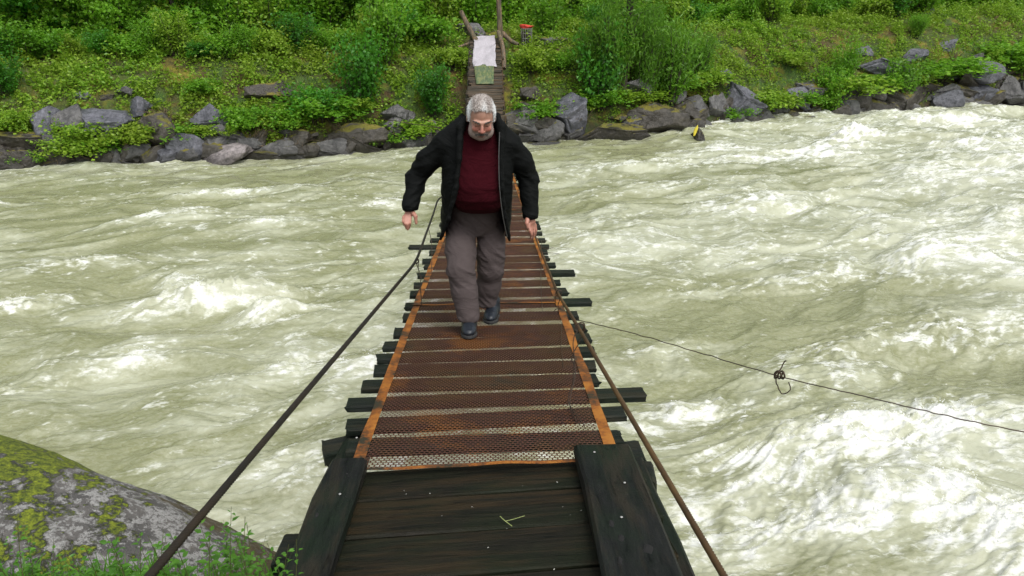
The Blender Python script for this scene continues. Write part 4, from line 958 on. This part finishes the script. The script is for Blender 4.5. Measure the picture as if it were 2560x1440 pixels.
# ------------------------------------------------------------------ the walking man
class Field:
    def __init__(s, lo, hi, h):
        s.lo = np.array(lo, float); s.h = h; s.n = np.ceil((np.array(hi)-s.lo)/h).astype(int)+1
        s.D = np.full(s.n, 1.0, np.float32)
        s.ax = [s.lo[i] + np.arange(s.n[i])*h for i in range(3)]
    def blk(s, lo, hi, pad=.06):
        sl = []
        for i in range(3):
            a = int(max(0, math.floor((lo[i]-pad-s.lo[i])/s.h))); b = int(min(s.n[i], math.ceil((hi[i]+pad-s.lo[i])/s.h)+1))
            if a >= b: a, b = 0, 1
            sl.append(slice(a, b))
        g = np.meshgrid(*[s.ax[i][sl[i]] for i in range(3)], indexing='ij')
        return tuple(sl), g
    def put(s, sl, d, k=.02, op='u'):
        A = s.D[sl]
        if op == 'u':
            if k > 0:
                h = np.clip(.5+.5*(A-d)/k, 0, 1); s.D[sl] = A*(1-h)+d*h - k*h*(1-h)
            else: s.D[sl] = np.minimum(A, d)
        else: s.D[sl] = np.maximum(A, -d)
        return s
    def cone(s, a, b, ra, rb, k=.02, sy=1.0, op='u'):
        a, b = np.array(a, float), np.array(b, float); r = max(ra, rb)*max(1, sy)
        sl, (X, Y, Z) = s.blk(np.minimum(a, b)-r, np.maximum(a, b)+r)
        ba = b-a; ba2 = ba.copy(); ba2[1] /= sy; q = (ba2@ba2)+1e-12
        px, py, pz = X-a[0], (Y-a[1])/sy, Z-a[2]
        t = np.clip((px*ba2[0]+py*ba2[1]+pz*ba2[2])/q, 0, 1)
        d = np.sqrt((px-t*ba2[0])**2+(py-t*ba2[1])**2+(pz-t*ba2[2])**2) - (ra+(rb-ra)*t)
        return s.put(sl, d, k, op)
    def chain(s, P, r, k=.02, sy=1.0):
        for i in range(len(P)-1): s.cone(P[i], P[i+1], r[i], r[i+1], k, sy)
        return s
    def ell(s, c, r, k=.02, M_=None, op='u'):
        c, r = np.array(c, float), np.array(r, float); R_ = r.max()
        sl, (X, Y, Z) = s.blk(c-R_, c+R_); X, Y, Z = X-c[0], Y-c[1], Z-c[2]
        if M_ is not None: X, Y, Z = [M_[0, i]*X+M_[1, i]*Y+M_[2, i]*Z for i in range(3)]
        k0 = np.sqrt((X/r[0])**2+(Y/r[1])**2+(Z/r[2])**2); k1 = np.sqrt((X/r[0]**2)**2+(Y/r[1]**2)**2+(Z/r[2]**2)**2)+1e-6
        return s.put(sl, k0*(k0-1)/k1, k, op)
    def loft(s, T, k=.02, op='u', p=2.3, grow=0.0):
        """T rows: z, cx, cy, a, b"""
        T = np.array(T, float); T = T[np.argsort(T[:, 0])]; A = T[:, 3].max()+.05
        lo = [T[:, 1].min()-A, T[:, 2].min()-A, T[0, 0]-.05]; hi = [T[:, 1].max()+A, T[:, 2].max()+A, T[-1, 0]+.05]
        sl, (X, Y, Z) = s.blk(lo, hi)
        zz = s.ax[2][sl[2]]; f = lambda i: np.interp(zz, T[:, 0], T[:, i])[None, None, :]
        a, b = f(3)+grow, f(4)+grow
        rho = (np.abs((X-f(1))/a)**p + np.abs((Y-f(2))/b)**p)**(1/p)
        d = (rho-1)*np.minimum(a, b)*.9
        d = np.maximum(d, np.maximum(Z-T[-1, 0], T[0, 0]-Z)*1.0)
        return s.put(sl, d, k, op)
    def mesh(s):
        D = s.D; In = D < 0; nx_, ny_, nz_ = D.shape
        c = np.zeros((nx_-1, ny_-1, nz_-1), np.int8)
        for dx in (0, 1):
            for dy in (0, 1):
                for dz in (0, 1): c += In[dx:nx_-1+dx, dy:ny_-1+dy, dz:nz_-1+dz]
        act = np.argwhere((c > 0) & (c < 8)); idx = np.full(c.shape, -1, np.int32); idx[tuple(act.T)] = np.arange(len(act))
        P = np.zeros((len(act), 3)); W_ = np.zeros(len(act))
        cor = [(0,0,0),(1,0,0),(0,1,0),(1,1,0),(0,0,1),(1,0,1),(0,1,1),(1,1,1)]
        val = [D[act[:, 0]+a, act[:, 1]+b, act[:, 2]+e] for a, b, e in cor]
        for i in range(8):
            for j in range(i+1, 8):
                a, b = np.array(cor[i]), np.array(cor[j])
                if np.abs(a-b).sum() != 1: continue
                v0, v1 = val[i], val[j]; m_ = (v0 < 0) != (v1 < 0); t = np.where(m_, v0/(v0-v1+1e-12), 0)
                P += np.where(m_[:, None], a+(b-a)*t[:, None], 0); W_ += m_
        P = (P/W_[:, None]+act)*s.h + s.lo
        Fs = []
        for ax in range(3):
            o1, o2 = (ax+1) % 3, (ax+2) % 3
            sa = [slice(None)]*3; sb = [slice(None)]*3; sa[ax] = slice(0, -1); sb[ax] = slice(1, None)
            e = In[tuple(sa)] != In[tuple(sb)]; E = np.argwhere(e); E = E[(E[:, o1] > 0) & (E[:, o2] > 0) & (E[:, o1] < D.shape[o1]-1) & (E[:, o2] < D.shape[o2]-1)]
            u1 = np.zeros(3, int); u1[o1] = 1; u2 = np.zeros(3, int); u2[o2] = 1
            g = lambda q: idx[tuple(q.T)]
            f = np.stack([g(E-u1-u2), g(E-u2), g(E), g(E-u1)], 1)
            ins = In[tuple(E.T)]; f = np.where(ins[:, None], f, f[:, ::-1]); Fs.append(f)
        F = np.concatenate(Fs); F = F[(F >= 0).all(1)]
        return P, F
def vnormals(V, F):
    n = np.cross(V[F[:, 2]]-V[F[:, 0]], V[F[:, 3]]-V[F[:, 1]]); N = np.zeros_like(V)
    for k in range(4): np.add.at(N, F[:, k], n)
    return N/(np.linalg.norm(N, axis=1)[:, None]+1e-12)
def relax(V, F, it=1, w=.5):
    for _ in range(it):
        A = np.zeros_like(V); c = np.zeros(len(V))
        for k in range(4):
            np.add.at(A, F[:, k], V[F[:, (k+1) % 4]]+V[F[:, (k-1) % 4]]); np.add.at(c, F[:, k], 2)
        V = V*(1-w)+w*A/np.maximum(c, 1)[:, None]
    return V
MY = 5.05; mroot = np.array([at_y(1195, 600, MY)[0], MY, float(deck(MY))])
man = empty('person', tuple(mroot)); tag(man, 'grey-haired man in dark jacket, maroon sweater and brown trousers walking on the footbridge, looking down', 'person')
def Lp(px, py, Y): return at_y(px, py, Y)-mroot
dkl = lambda Y: float(deck(Y))+.018-mroot[2]
# feet from the pixels where the soles touch the deck
t1, _ = hit(1172, 851, lambda x, y: deck(y)+.015, 2, 12); t2, _ = hit(1222, 812, lambda x, y: deck(y)+.015, 2, 12)
toeA, toeB = t1-mroot, t2-mroot
# head frame
HS = 1.06; hc = Lp(1203, 296, 4.90); tilt = R(25); yaw_ = R(3)
Rx = np.array([[1, 0, 0], [0, math.cos(tilt), -math.sin(tilt)], [0, math.sin(tilt), math.cos(tilt)]])
Rz = np.array([[math.cos(yaw_), -math.sin(yaw_), 0], [math.sin(yaw_), math.cos(yaw_), 0], [0, 0, 1]])
Ry_ = np.array([[math.cos(R(2)), 0, math.sin(R(2))], [0, 1, 0], [-math.sin(R(2)), 0, math.cos(R(2))]])
HM = Rz@Rx@Ry_
def hp(x, y, z): return hc + HM@(np.array([x, y, z])*HS)
def hinv(V): return (V-hc)@HM/HS
# skeleton
shA, elA, wrA = Lp(1102, 362, 5.04), Lp(1042, 446, 5.10), Lp(1026, 518, 5.00)
shB, elB, wrB = Lp(1284, 364, 5.04), Lp(1321, 448, 5.12), Lp(1326, 540, 5.02)
pel = Lp(1190, 560, 5.16)
anA = np.array([toeA[0]-.005, toeA[1]+.19, toeA[2]+.09]); anB = np.array([toeB[0]-.015, toeB[1]+.19, toeB[2]+.09])
knA = Lp(1151, 675, 4.88); knB = Lp(1228, 672, 5.12)
hiA, hiB = Lp(1150, 582, 5.13), Lp(1228, 580, 5.17)
B = Field([-.56, -.55, -.03], [.50, .40, 1.78], .005)
# under the clothes: slim torso and limbs
B.loft([(.80, pel[0], pel[1], .14, .10), (1.0, .0, .03, .14, .10), (1.3, .0, .0, .16, .09), (1.40, .0, -.02, .10, .07)], .03)
B.chain([hiA, knA, anA], [.07, .05, .035]); B.chain([hiB, knB, anB], [.07, .05, .035])
B.chain([anA-[0, 0, .02], toeA+[0, .05, .035]], [.026, .02]); B.chain([anB-[0, 0, .02], toeB+[0, .10, .035]], [.022, .018])
B.chain([shA, elA, wrA], [.045, .038, .026]); B.chain([shB, elB, wrB], [.045, .038, .026])
B.cone(shA, [0, 0, 1.38], .05, .07); B.cone(shB, [0, 0, 1.38], .05, .07)
B.cone([.005, -.02, 1.36], hp(0, .03, -.04), .062, .060, .03)
# head
B.ell(hp(0, .012, .035), np.array([.076, .096, .092])*HS, .02, HM); B.ell(hp(0, -.022, -.035), np.array([.066, .070, .082])*HS, .03, HM)
B.ell(hp(0, -.050, -.088), np.array([.042, .034, .028])*HS, .03, HM)      # chin
for sgn in (-1, 1):
    B.ell(hp(.050*sgn, -.030, -.070), np.array([.026, .036, .034])*HS, .03, HM)     # jowls
    B.ell(hp(.036*sgn, -.074, -.022), np.array([.024, .016, .020])*HS, .016, HM)    # cheeks
    B.cone(hp(.010*sgn, -.092, .028), hp(.050*sgn, -.078, .030), .008*HS, .007*HS, .012)   # brow ridge
    B.ell(hp(.081*sgn, .012, -.006), np.array([.008, .018, .030])*HS, .006, HM)     # ears
    B.ell(hp(.031*sgn, -.100, .010), np.array([.017, .015, .011])*HS, .006, HM, 'cut')
    B.ell(hp(.031*sgn, -.077, .009), np.array([.0145, .0125, .0125])*HS, .003, HM)  # lidded eyes
    B.ell(hp(.014*sgn, -.104, -.026), np.array([.009, .009, .008])*HS, .006, HM)    # nostril wings
B.cone(hp(0, -.094, .020), hp(0, -.116, -.018), .008*HS, .0125*HS, .010)             # nose
B.cone(hp(-.020, -.088, -.058), hp(.020, -.088, -.058), .0065*HS, .0065*HS, .006)   # lips
B.cone(hp(-.016, -.089, -.067), hp(.016, -.089, -.067), .0075*HS, .0075*HS, .005)
# hands
def hand(wr, palm, knuckles, mids, tips, thumb, Y):
    w = wr
    pc = Lp(*palm)
    B.cone(w, pc, .027, .030, .02, .6)
    for kx, md, tp in zip(knuckles, mids, tips):
        a, b, c_ = Lp(*kx), Lp(*md), Lp(*tp); B.cone(pc, a, .020, .0115, .006, .75); B.chain([a, b, c_], [.0105, .0092, .0075], .003)
    P = [Lp(*q) for q in thumb]; B.chain(P, [.017, .013, .0095][:len(P)], .006)
y0 = 5.0
hand(wrA, (1023, 533, 4.985), [(1009,543,4.97),(1014,545,4.96),(1019.5,546,4.96),(1025.5,545,4.965)],
     [(1008,554,4.945),(1013,559,4.935),(1018.5,561,4.935),(1025,558,4.94)],
     [(1011,563,4.955),(1015.5,571,4.95),(1019.5,574,4.945),(1023.5,570,4.955)],
     [(1031,530,4.98),(1039,541,4.95),(1040.5,558,4.945)], y0)
hand(wrB, (1328, 553, 5.005), [(1322,563,4.985),(1328,566,5.0),(1333.5,566,5.015),(1338,563,5.03)],
     [(1325,577,4.965),(1329,582,4.985),(1335,581,5.005),(1340,576,5.025)],
     [(1329,588,4.975),(1327,596,5.0),(1333,596,5.015),(1338,588,5.035)],
     [(1319,548,4.98),(1317,558,4.955),(1320,569,4.95)], y0)
V, F = B.mesh(); V = relax(V, F, 1, .35)
hl = hinv(V); me = np_mesh('body', V, F)
front = (hl[:, 1] < -.0) & (np.abs(hl[:, 2]) < .2) & (V[:, 2] > 1.25)
nz_ = fbm(V[:, 0]*60, V[:, 1]*60, V[:, 2]*60, 2)
jaw = sst(-.030, -.046, hl[:, 2] + .10*np.abs(hl[:, 0])*-1 + .008*nz_) * front
side_ = sst(.052, .064, np.abs(hl[:, 0]) + .004*nz_)*sst(.02, -.01, hl[:, 2])*front
mouth = np.exp(-((hl[:, 0]/.020)**2+((hl[:, 2]+.0625)/.0075)**2))*front
nosem = np.exp(-((hl[:, 0]/.016)**2+((hl[:, 2]+.035)/.012)**2))
beard = np.clip(np.maximum(jaw, side_), 0, 1)*(1-np.clip(nosem*1.6, 0, 1))*(1-mouth)*(V[:, 2] > 1.25)
red = (np.exp(-(((np.abs(hl[:, 0])-.040)/.022)**2+((hl[:, 2]+.018)/.022)**2)) + .9*np.exp(-((hl[:, 0]/.016)**2+((hl[:, 2]+.012)/.03)**2)))*front
hands = (V[:, 2] < 1.1)
attr(me, 'beard', beard); attr(me, 'red', np.clip(red + .45*hands, 0, 1)); attr(me, 'lip', mouth)
sock = np.exp(-(((np.abs(hl[:, 0])-.031)/.016)**2+((hl[:, 2]-.003)/.004)**2))*front
attr(me, 'lash', sock)
m = NT('skin'); pos = m.n('NewGeometry').outputs['Position']; f1 = m.noise(45, 5, .6, vec=pos); f2 = m.noise(260, 3, .6, vec=pos)
c = m.mix(f1, (.33,.17,.12), (.46,.26,.19)); c = m.mix(m.math('MULTIPLY', m.attr('red'), .6), c, (.42,.11,.085))
c = m.mix(m.math('MULTIPLY', m.attr('beard'), m.ramp(f2, [(.3, .40), (.6, .80)])), c, m.mix(f2, (.13,.11,.10), (.46,.43,.41)))
c = m.mix(m.math('MULTIPLY', m.attr('lip'), .8), c, (.14,.035,.03)); c = m.mix(m.math('MULTIPLY', m.attr('lash'), .6), c, (.02,.012,.01))
m.bump(f2, .25, .002); M['skin'] = m.P(color=c, rough=.5, sss=.08); m.b.inputs['Subsurface Radius'].default_value = (.02, .008, .005)
body = obj('body', me, M['skin'], man)
# hair
Hf = Field(hc-.17, hc+.17, .004); Hf.ell(hp(0, .014, .040), np.array([.0845, .105, .097])*HS, 0, HM)
for sgn in (-1, 1): Hf.ell(hp(.072*sgn, .022, .005), np.array([.008, .050, .048])*HS, .02, HM)
Hf.ell(hp(0, .075, -.01), np.array([.070, .045, .06])*HS, .02, HM)
sl, g = Hf.blk(hc-.2, hc+.2); q = np.stack(g, -1)-hc; ql = q@HM/HS
hair_line = .092 + .008*np.cos(ql[..., 0]*60) + .05*np.clip(np.abs(ql[..., 0])-.055, 0, 1)*-8
face = np.minimum(-(ql[..., 1] + .035 - .0*ql[..., 2]), (hair_line - ql[..., 2]))     # >0 inside the face region
face = np.minimum(face, .076-np.abs(ql[..., 0]) + np.clip(-.02-ql[..., 1], 0, 1)*.0)
low = (np.where(ql[..., 1] < .018, .006, -.03) - ql[..., 2]) 
Hf.D[sl] = np.maximum(Hf.D[sl], np.maximum(face, low).astype(np.float32))
ear_cut = np.minimum(.016-np.abs(ql[..., 1]-.006), .022-np.abs(ql[..., 2]+.012)); Hf.D[sl] = np.maximum(Hf.D[sl], ear_cut.astype(np.float32))
V, F = Hf.mesh(); V = relax(V, F, 2, .5); N = vnormals(V, F); hl = hinv(V)
V += N*(.0035*fbm(hl[:, 0]*60, hl[:, 1]*16, hl[:, 2]*40, 3)+.002*fbm(hl[:, 0]*140, hl[:, 1]*40, hl[:, 2]*90, 2))[:, None]
side0 = sst(.050, .080, np.abs(hl[:, 0]))
nh = len(V); pick = rng.choice(nh, 9000); C = V[pick]; Nn = N[pick]
dl = np.stack([hl[pick, 0]*3, -.6+0*hl[pick, 0]+(hl[pick, 1] > .03)*1.2, -.8*side0[pick]-.25], 1)@HM.T + rng.normal(size=(9000, 3))*.35
dl = dl - Nn*(np.sum(dl*Nn, 1))[:, None]*.9 + Nn*.28
V2, F2 = leaf_mesh(C-Nn*.002, dl, Nn+rng.normal(size=C.shape)*.2, rng.uniform(.010, .022, 9000), np.full(9000, .0008), 0)
me = np_mesh('hair', np.concatenate([V, V2]), np.concatenate([F, F2+nh]))
vv = hinv(np.concatenate([V, V2])); attr(me, 'side', sst(.050, .080, np.abs(vv[:, 0])) + .9*np.exp(-(((vv[:, 0]-.012)/.016)**2+((vv[:, 1]+.085)/.05)**2)))
m = NT('hair'); pos = m.tc.outputs['Object']; hn = m.noise(130, 3, .6, vec=m.vec((1, .35, .8)))
c = m.mix(m.ramp(hn, [(.35, 0.0), (.62, 1.0)]), (.15,.12,.105), (.46,.42,.39)); c = m.mix(m.attr('side'), c, m.mix(m.ramp(hn, [(.3, 0.0), (.6, 1.0)]), (.52,.53,.53), (.84,.86,.86)))
M['hair'] = m.P(color=c, rough=.6, spec=.3); obj('hair', me, M['hair'], man)
# eyebrows and moustache
for sgn, nm in ((-1, 'eyebrow'), (1, 'eyebrow'), (0, 'moustache')):
    n = 230 if sgn else 800; 
    if sgn: u = rng.uniform(0, 1, n); C = np.array([hp(sgn*(.014+.040*a), -.1005+.018*a*a+.006*a, .029+.004*math.sin(a*3)+rng.normal()*.0022) for a in u]); D = np.array([HM@np.array([sgn, .3, .1]) for _ in u])+rng.normal(size=(n, 3))*.3
    else: u = rng.uniform(-1, 1, n); C = np.array([hp(.036*a, -.0975+.020*a*a, -.0475-.014*a*a+rng.normal()*.0035) for a in u]); D = np.array([HM@np.array([a*1.2, -.1, -1]) for a in u])+rng.normal(size=(n, 3))*.25
    V2, F2 = leaf_mesh(C, D, np.tile(HM@np.array([0, -1.0, 0]), (n, 1))+rng.normal(size=(n, 3))*.3, rng.uniform(.006, .012, n), np.full(n, .0009), .1)
    if 'brow' not in M: m = NT('brow'); M['brow'] = m.P(color=m.mix(m.island(), (.03,.024,.020), (.26,.24,.22)), rough=.6)
    obj(nm, np_mesh(nm, V2, F2, False), M['brow'], body)
def cloth(name, Fd, mat, amp, fr, sm=2, extra=None, mask=None):
    V, F = Fd.mesh(); V = relax(V, F, sm, .5); N = vnormals(V, F)
    n1 = 1-np.abs(fbm(V[:, 0]*fr[0]+3, V[:, 1]*fr[1], V[:, 2]*fr[2], 3))*3.2; n2 = fbm(V[:, 0]*fr[0]*2.5, V[:, 1]*fr[1]*2.5, V[:, 2]*fr[2]*2.2, 2)
    d = amp*(n1-.45) + amp*.5*n2
    if extra is not None: d = d + extra(V)
    V = V + N*d[:, None]; V = relax(V, F, 1, .3)
    return obj(name, np_mesh(name, V, F), mat, man)
def fabric(name, a, b, rough=.85, sheen=.15, sc=1.0, spec=.3, weave=420, wr_=.6):
    m = NT(name); n1 = m.noise(5*sc, 5, .6); n2 = m.noise(weave, 2, .5)
    wr = m.noise(3.2, 3, .5, vec=m.vec((1, 1, 1.9), (0, .5, 0)), dist=2.2); rd = m.math('ABSOLUTE', m.math('SUBTRACT', wr, .5))
    m.bump(m.math('ADD', m.math('MULTIPLY', m.ramp(rd, [(0, 0.0), (.12, 1.0)]), 4.0), m.math('ADD', m.noise(28, 4, .6), m.math('MULTIPLY', n2, .3))), wr_, .004)
    return m.P(color=m.mix(m.math('MULTIPLY_ADD', n2, .4, m.math('MULTIPLY', n1, .6)), a, b), rough=rough, sheen=sheen, spec=spec)
M['jacket'] = fabric('jacket', (.0022,.0026,.0024), (.006,.007,.007), .75, .0, spec=.10, wr_=.22)
M['sweater'] = fabric('sweater', (.016,.0012,.0025), (.045,.003,.007), .95, .0, weave=260, spec=.1, wr_=.25)
M['trousers'] = fabric('trousers', (.048,.038,.037), (.095,.077,.076), .92, .0, spec=.12, wr_=.22)
# trousers
T = Field([-.36, -.48, -.02], [.36, .40, 1.05], .006)
T.loft([(.66, pel[0]-.005, pel[1]-.01, .09, .10), (.72, pel[0], pel[1]-.01, .155, .12), (.84, pel[0], pel[1]-.02, .185, .145), (.93, pel[0]+.005, pel[1]-.04, .19, .155), (1.0, pel[0]+.01, pel[1]-.05, .185, .15)], .03)
hemA = anA + np.array([.0, -.012, .012]); hemB = anB + np.array([.0, -.01, .015])
def leg(h, k_, e, r0, r1, r2):
    T.chain([h, h*.5+k_*.5+np.array([0, -.015, 0]), k_, k_*.5+e*.5+np.array([0, .012, 0]), e], [r0, r0*.98, r1, (r1+r2)*.53, r2], .03)
leg(hiA, knA, hemA, .102, .088, .074); leg(hiB, knB, hemB, .100, .086, .070)
for hm in (hemA, hemB): T.cone(hm-[0, 0, .12], hm-[0, 0, .115], .30, .30, op='cut') if False else None
sl, g = T.blk([-.4, -.5, -.05], [.4, .4, .3])
nearA = (g[0]-hemA[0])**2+(g[1]-hemA[1])**2 < (g[0]-hemB[0])**2+(g[1]-hemB[1])**2
hz = np.where(nearA, hemA[2]-.035 + (g[1]-hemA[1])*-.25, hemB[2]-.035+(g[1]-hemB[1])*-.25); T.D[sl] = np.maximum(T.D[sl], (hz-g[2]).astype(np.float32))
def fold_t(V):
    a = 1-np.abs(perlin(V[:, 0]*6, V[:, 1]*6, V[:, 2]*17+V[:, 0]*14))*3.0; w = np.exp(-((V[:, 2]-knA[2]-.02)/.12)**2) + .9*np.exp(-((V[:, 2]-.74)/.07)**2) + .8*np.exp(-((V[:, 2]-.13)/.07)**2)
    return .0075*w*np.clip(a, -1, 1) + .004*np.cos(V[:, 0]*9)
cloth('trousers', T, M['trousers'], .0035, (4, 4, 5), 1, fold_t)
# sweater
Sw = Field([-.30, -.32, .80], [.30, .30, 1.52], .006)
cxs = lambda py, Y: Lp(1200, py, Y)[0]
Sw.loft([(.86, .02, .00, .150, .135), (.90, .015, -.015, .175, .178), (.97, .01, -.035, .185, .205), (1.06, .01, -.04, .185, .205), (1.16, .01, -.03, .18, .175), (1.28, .01, -.01, .18, .145), (1.38, .01, -.01, .15, .115), (1.43, .01, -.015, .10, .09)], .02)
Sw.cone([.008, -.015, 1.38], hp(0, .02, -.075), .085, .072, .03)
cloth('sweater', Sw, M['sweater'], .0040, (3.5, 3.5, 11), 3)
# jacket
J = Field([-.56, -.34, .60], [.50, .36, 1.60], .006)
JT = [(.66, -.02, .06, .235, .20), (.75, -.015, .05, .240, .20), (.90, -.005, .03, .240, .21), (1.05, .0, .01, .238, .205), (1.2, .005, .01, .238, .180), (1.32, .008, .01, .235, .150), (1.39, .008, .01, .205, .125), (1.44, .008, .01, .145, .105), (1.47, .008, .0, .10, .09)]
J.loft(JT, .0, 'u', 2.5)
J.loft([(z, cx, cy, a-.020, b-.020) for z, cx, cy, a, b in [(.60, -.02, .06, .24, .20)]+JT[:-2]], 0, 'cut', 2.5)
# opening
sl, g = J.blk([-.3, -.5, .55], [.3, .0, 1.6]); zz = g[2]
edL = np.interp(zz, [.66, .85, 1.0, 1.2, 1.4, 1.5], [Lp(1104,600,4.95)[0], Lp(1128,530,4.9)[0], Lp(1138,480,4.9)[0], Lp(1150,410,4.9)[0], Lp(1158,350,4.9)[0], Lp(1160,320,4.9)[0]])
edR = np.interp(zz, [.66, .85, 1.0, 1.2, 1.4, 1.5], [Lp(1272,600,4.95)[0], Lp(1254,530,4.9)[0], Lp(1251,480,4.9)[0], Lp(1247,410,4.9)[0], Lp(1244,350,4.9)[0], Lp(1242,320,4.9)[0]])
op = np.minimum(np.minimum(g[0]-edL, edR-g[0]), -.005-g[1]); J.D[sl] = np.maximum(J.D[sl], op.astype(np.float32))
# sleeves and shoulders
J.chain([shA+[.03, 0, .0], shA*.55+elA*.45+np.array([-.012, .0, 0]), elA, wrA+[0, 0, .01]], [.080, .074, .068, .057], .03)
J.chain([shB+[-.03, 0, .0], shB*.55+elB*.45+np.array([.008, .0, 0]), elB, wrB+[0, 0, .01]], [.079, .073, .066, .055], .03)
J.chain([shA+[.03, .0, .01], [-.07, .02, 1.47]], [.075, .040], .03); J.chain([shB+[-.03, .0, .01], [.085, .02, 1.47]], [.075, .040], .03)
J.cone(wrA+[0, 0, -.012], wrA+[0, 0, -.05], .043, .043, 0, op='cut'); J.cone(wrB+[0, 0, -.012], wrB+[0, 0, -.05], .041, .041, 0, op='cut')
for w_ in (wrA, wrB): 
    sl, g = J.blk(w_-[.09, .09, .10], w_+[.09, .09, -.0], 0); J.D[sl] = np.maximum(J.D[sl], (w_[2]-.018-g[2]).astype(np.float32))
# clear the neck and chest
J.loft([(1.0, .01, -.04, .17, .20), (1.25, .01, -.03, .165, .15), (1.40, .01, -.03, .105, .14), (1.60, .01, -.03, .10, .14)], 0, 'cut')
# collar: raised flaps beside the neck, lapel edges
for sgn, q in ((-1, [(1166,296,4.98),(1152,318,4.93),(1150,350,4.88),(1148,400,4.85),(1140,470,4.83),(1122,545,4.84),(1102,598,4.90)]), (1, [(1243,290,4.98),(1254,318,4.93),(1254,350,4.88),(1252,400,4.85),(1254,470,4.83),(1262,545,4.86),(1274,600,4.92)])):
    P = [Lp(*a) for a in q]; J.chain(P, [.014, .024, .022, .016, .014, .012, .010], .012)
    J.chain([Lp(1203, 296, 5.14)+[0, 0, -.01], Lp(1203+sgn*30, 294, 5.07), P[0]], [.020, .022, .020], .02)
    J.chain([Lp(1203, 315, 5.14)+[0, 0, -.01], Lp(1203+sgn*40, 312, 5.07), P[1]], [.026, .030, .026], .03)
def fold_j(V):
    dA = np.linalg.norm(V-elA, axis=1); dB = np.linalg.norm(V-elB, axis=1); arm = (np.abs(V[:, 0]) > .235)
    a = 1-np.abs(perlin(V[:, 0]*7, V[:, 1]*7, V[:, 2]*19+np.abs(V[:, 0])*12))*3.0
    return .0085*np.clip(a, -1.2, 1)*arm*(.35+np.exp(-(np.minimum(dA, dB)/.11)**2)) + .004*np.clip(a, -1, 1)*(~arm)*sst(1.3, 1.1, V[:, 2])
m = NT('zip'); M['zip'] = m.P(color=m.mix(m.noise(300, 2), (.03,.03,.03), (.16,.16,.16)), rough=.4, metal=.5)
ZP = [Lp(*a) for a in [(1249,330,4.85),(1247,400,4.82),(1249,470,4.80),(1257,540,4.81),(1268,592,4.87)]]
cloth('jacket', J, M['jacket'], .0045, (3.2, 3.2, 5), 1, fold_j)
# shoes
m = NT('shoe'); sn = m.noise(18, 5, .6); m.bump(m.noise(9, 4, .6, vec=m.vec((.5, 3, 3))), .8, .008); M['shoe'] = m.P(color=m.mix(sn, (.006,.008,.011), (.018,.024,.034)), rough=.4, spec=.4)
m = NT('sole'); M['sole'] = m.P(color=m.mix(m.noise(60, 3), (.012,.012,.012), (.03,.03,.03)), rough=.8)
for toe, ank, rz in ((toeA, anA, .0), (toeB, anB, R(10))):
    K = Field(toe+[-.12, -.04, -.03], toe+[.12, .34, .16], .005); b = np.array([toe[0], toe[1], dkl(toe[1]+mroot[1])])
    c0, s0_ = math.cos(rz), math.sin(rz); rot = lambda v: b+np.array([v[0]*c0-v[1]*-s0_, v[1], v[2]])
    zs = lambda dy: dkl(toe[1]+dy+mroot[1])-b[2]
    K.ell(rot([0, .075, .042+zs(.07)]), (.050, .078, .034), .02); K.ell(rot([0, .15, .055+zs(.15)]), (.044, .09, .048), .03)
    K.ell(rot([0, .22, .050+zs(.22)]), (.038, .055, .05), .03); K.cone(rot([0, .18, .07+zs(.2)]), rot([0, .19, .13+zs(.2)]), .050, .052, .03)
    sl, g = K.blk(toe-.2, toe+.4); K.D[sl] = np.maximum(K.D[sl], (b[2]+.016+(g[1]-b[1])*(zs(.28)/.28)-g[2]).astype(np.float32))
    sh_ = cloth('shoe', K, M['shoe'], .0025, (10, 18, 10), 1)
    K = Field(toe+[-.12, -.04, -.05], toe+[.12, .34, .10], .005)
    K.ell(rot([0, .08, .012+zs(.08)]), (.056, .086, .05), 0); K.ell(rot([0, .20, .012+zs(.2)]), (.046, .095, .05), .02)
    sl, g = K.blk(toe-.2, toe+.4); base = b[2]+(g[1]-b[1])*(zs(.28)/.28); K.D[sl] = np.maximum(np.maximum(K.D[sl], base-.004-g[2]), g[2]-base-.020).astype(np.float32)
    V, F = K.mesh(); obj('sole', np_mesh('sole', V, F), M['sole'], sh_)

mb = MB(); mb.tube(spline(ZP, 50), .0035, 6); obj('zip', mb.mesh('zip', True), M['zip'], man)
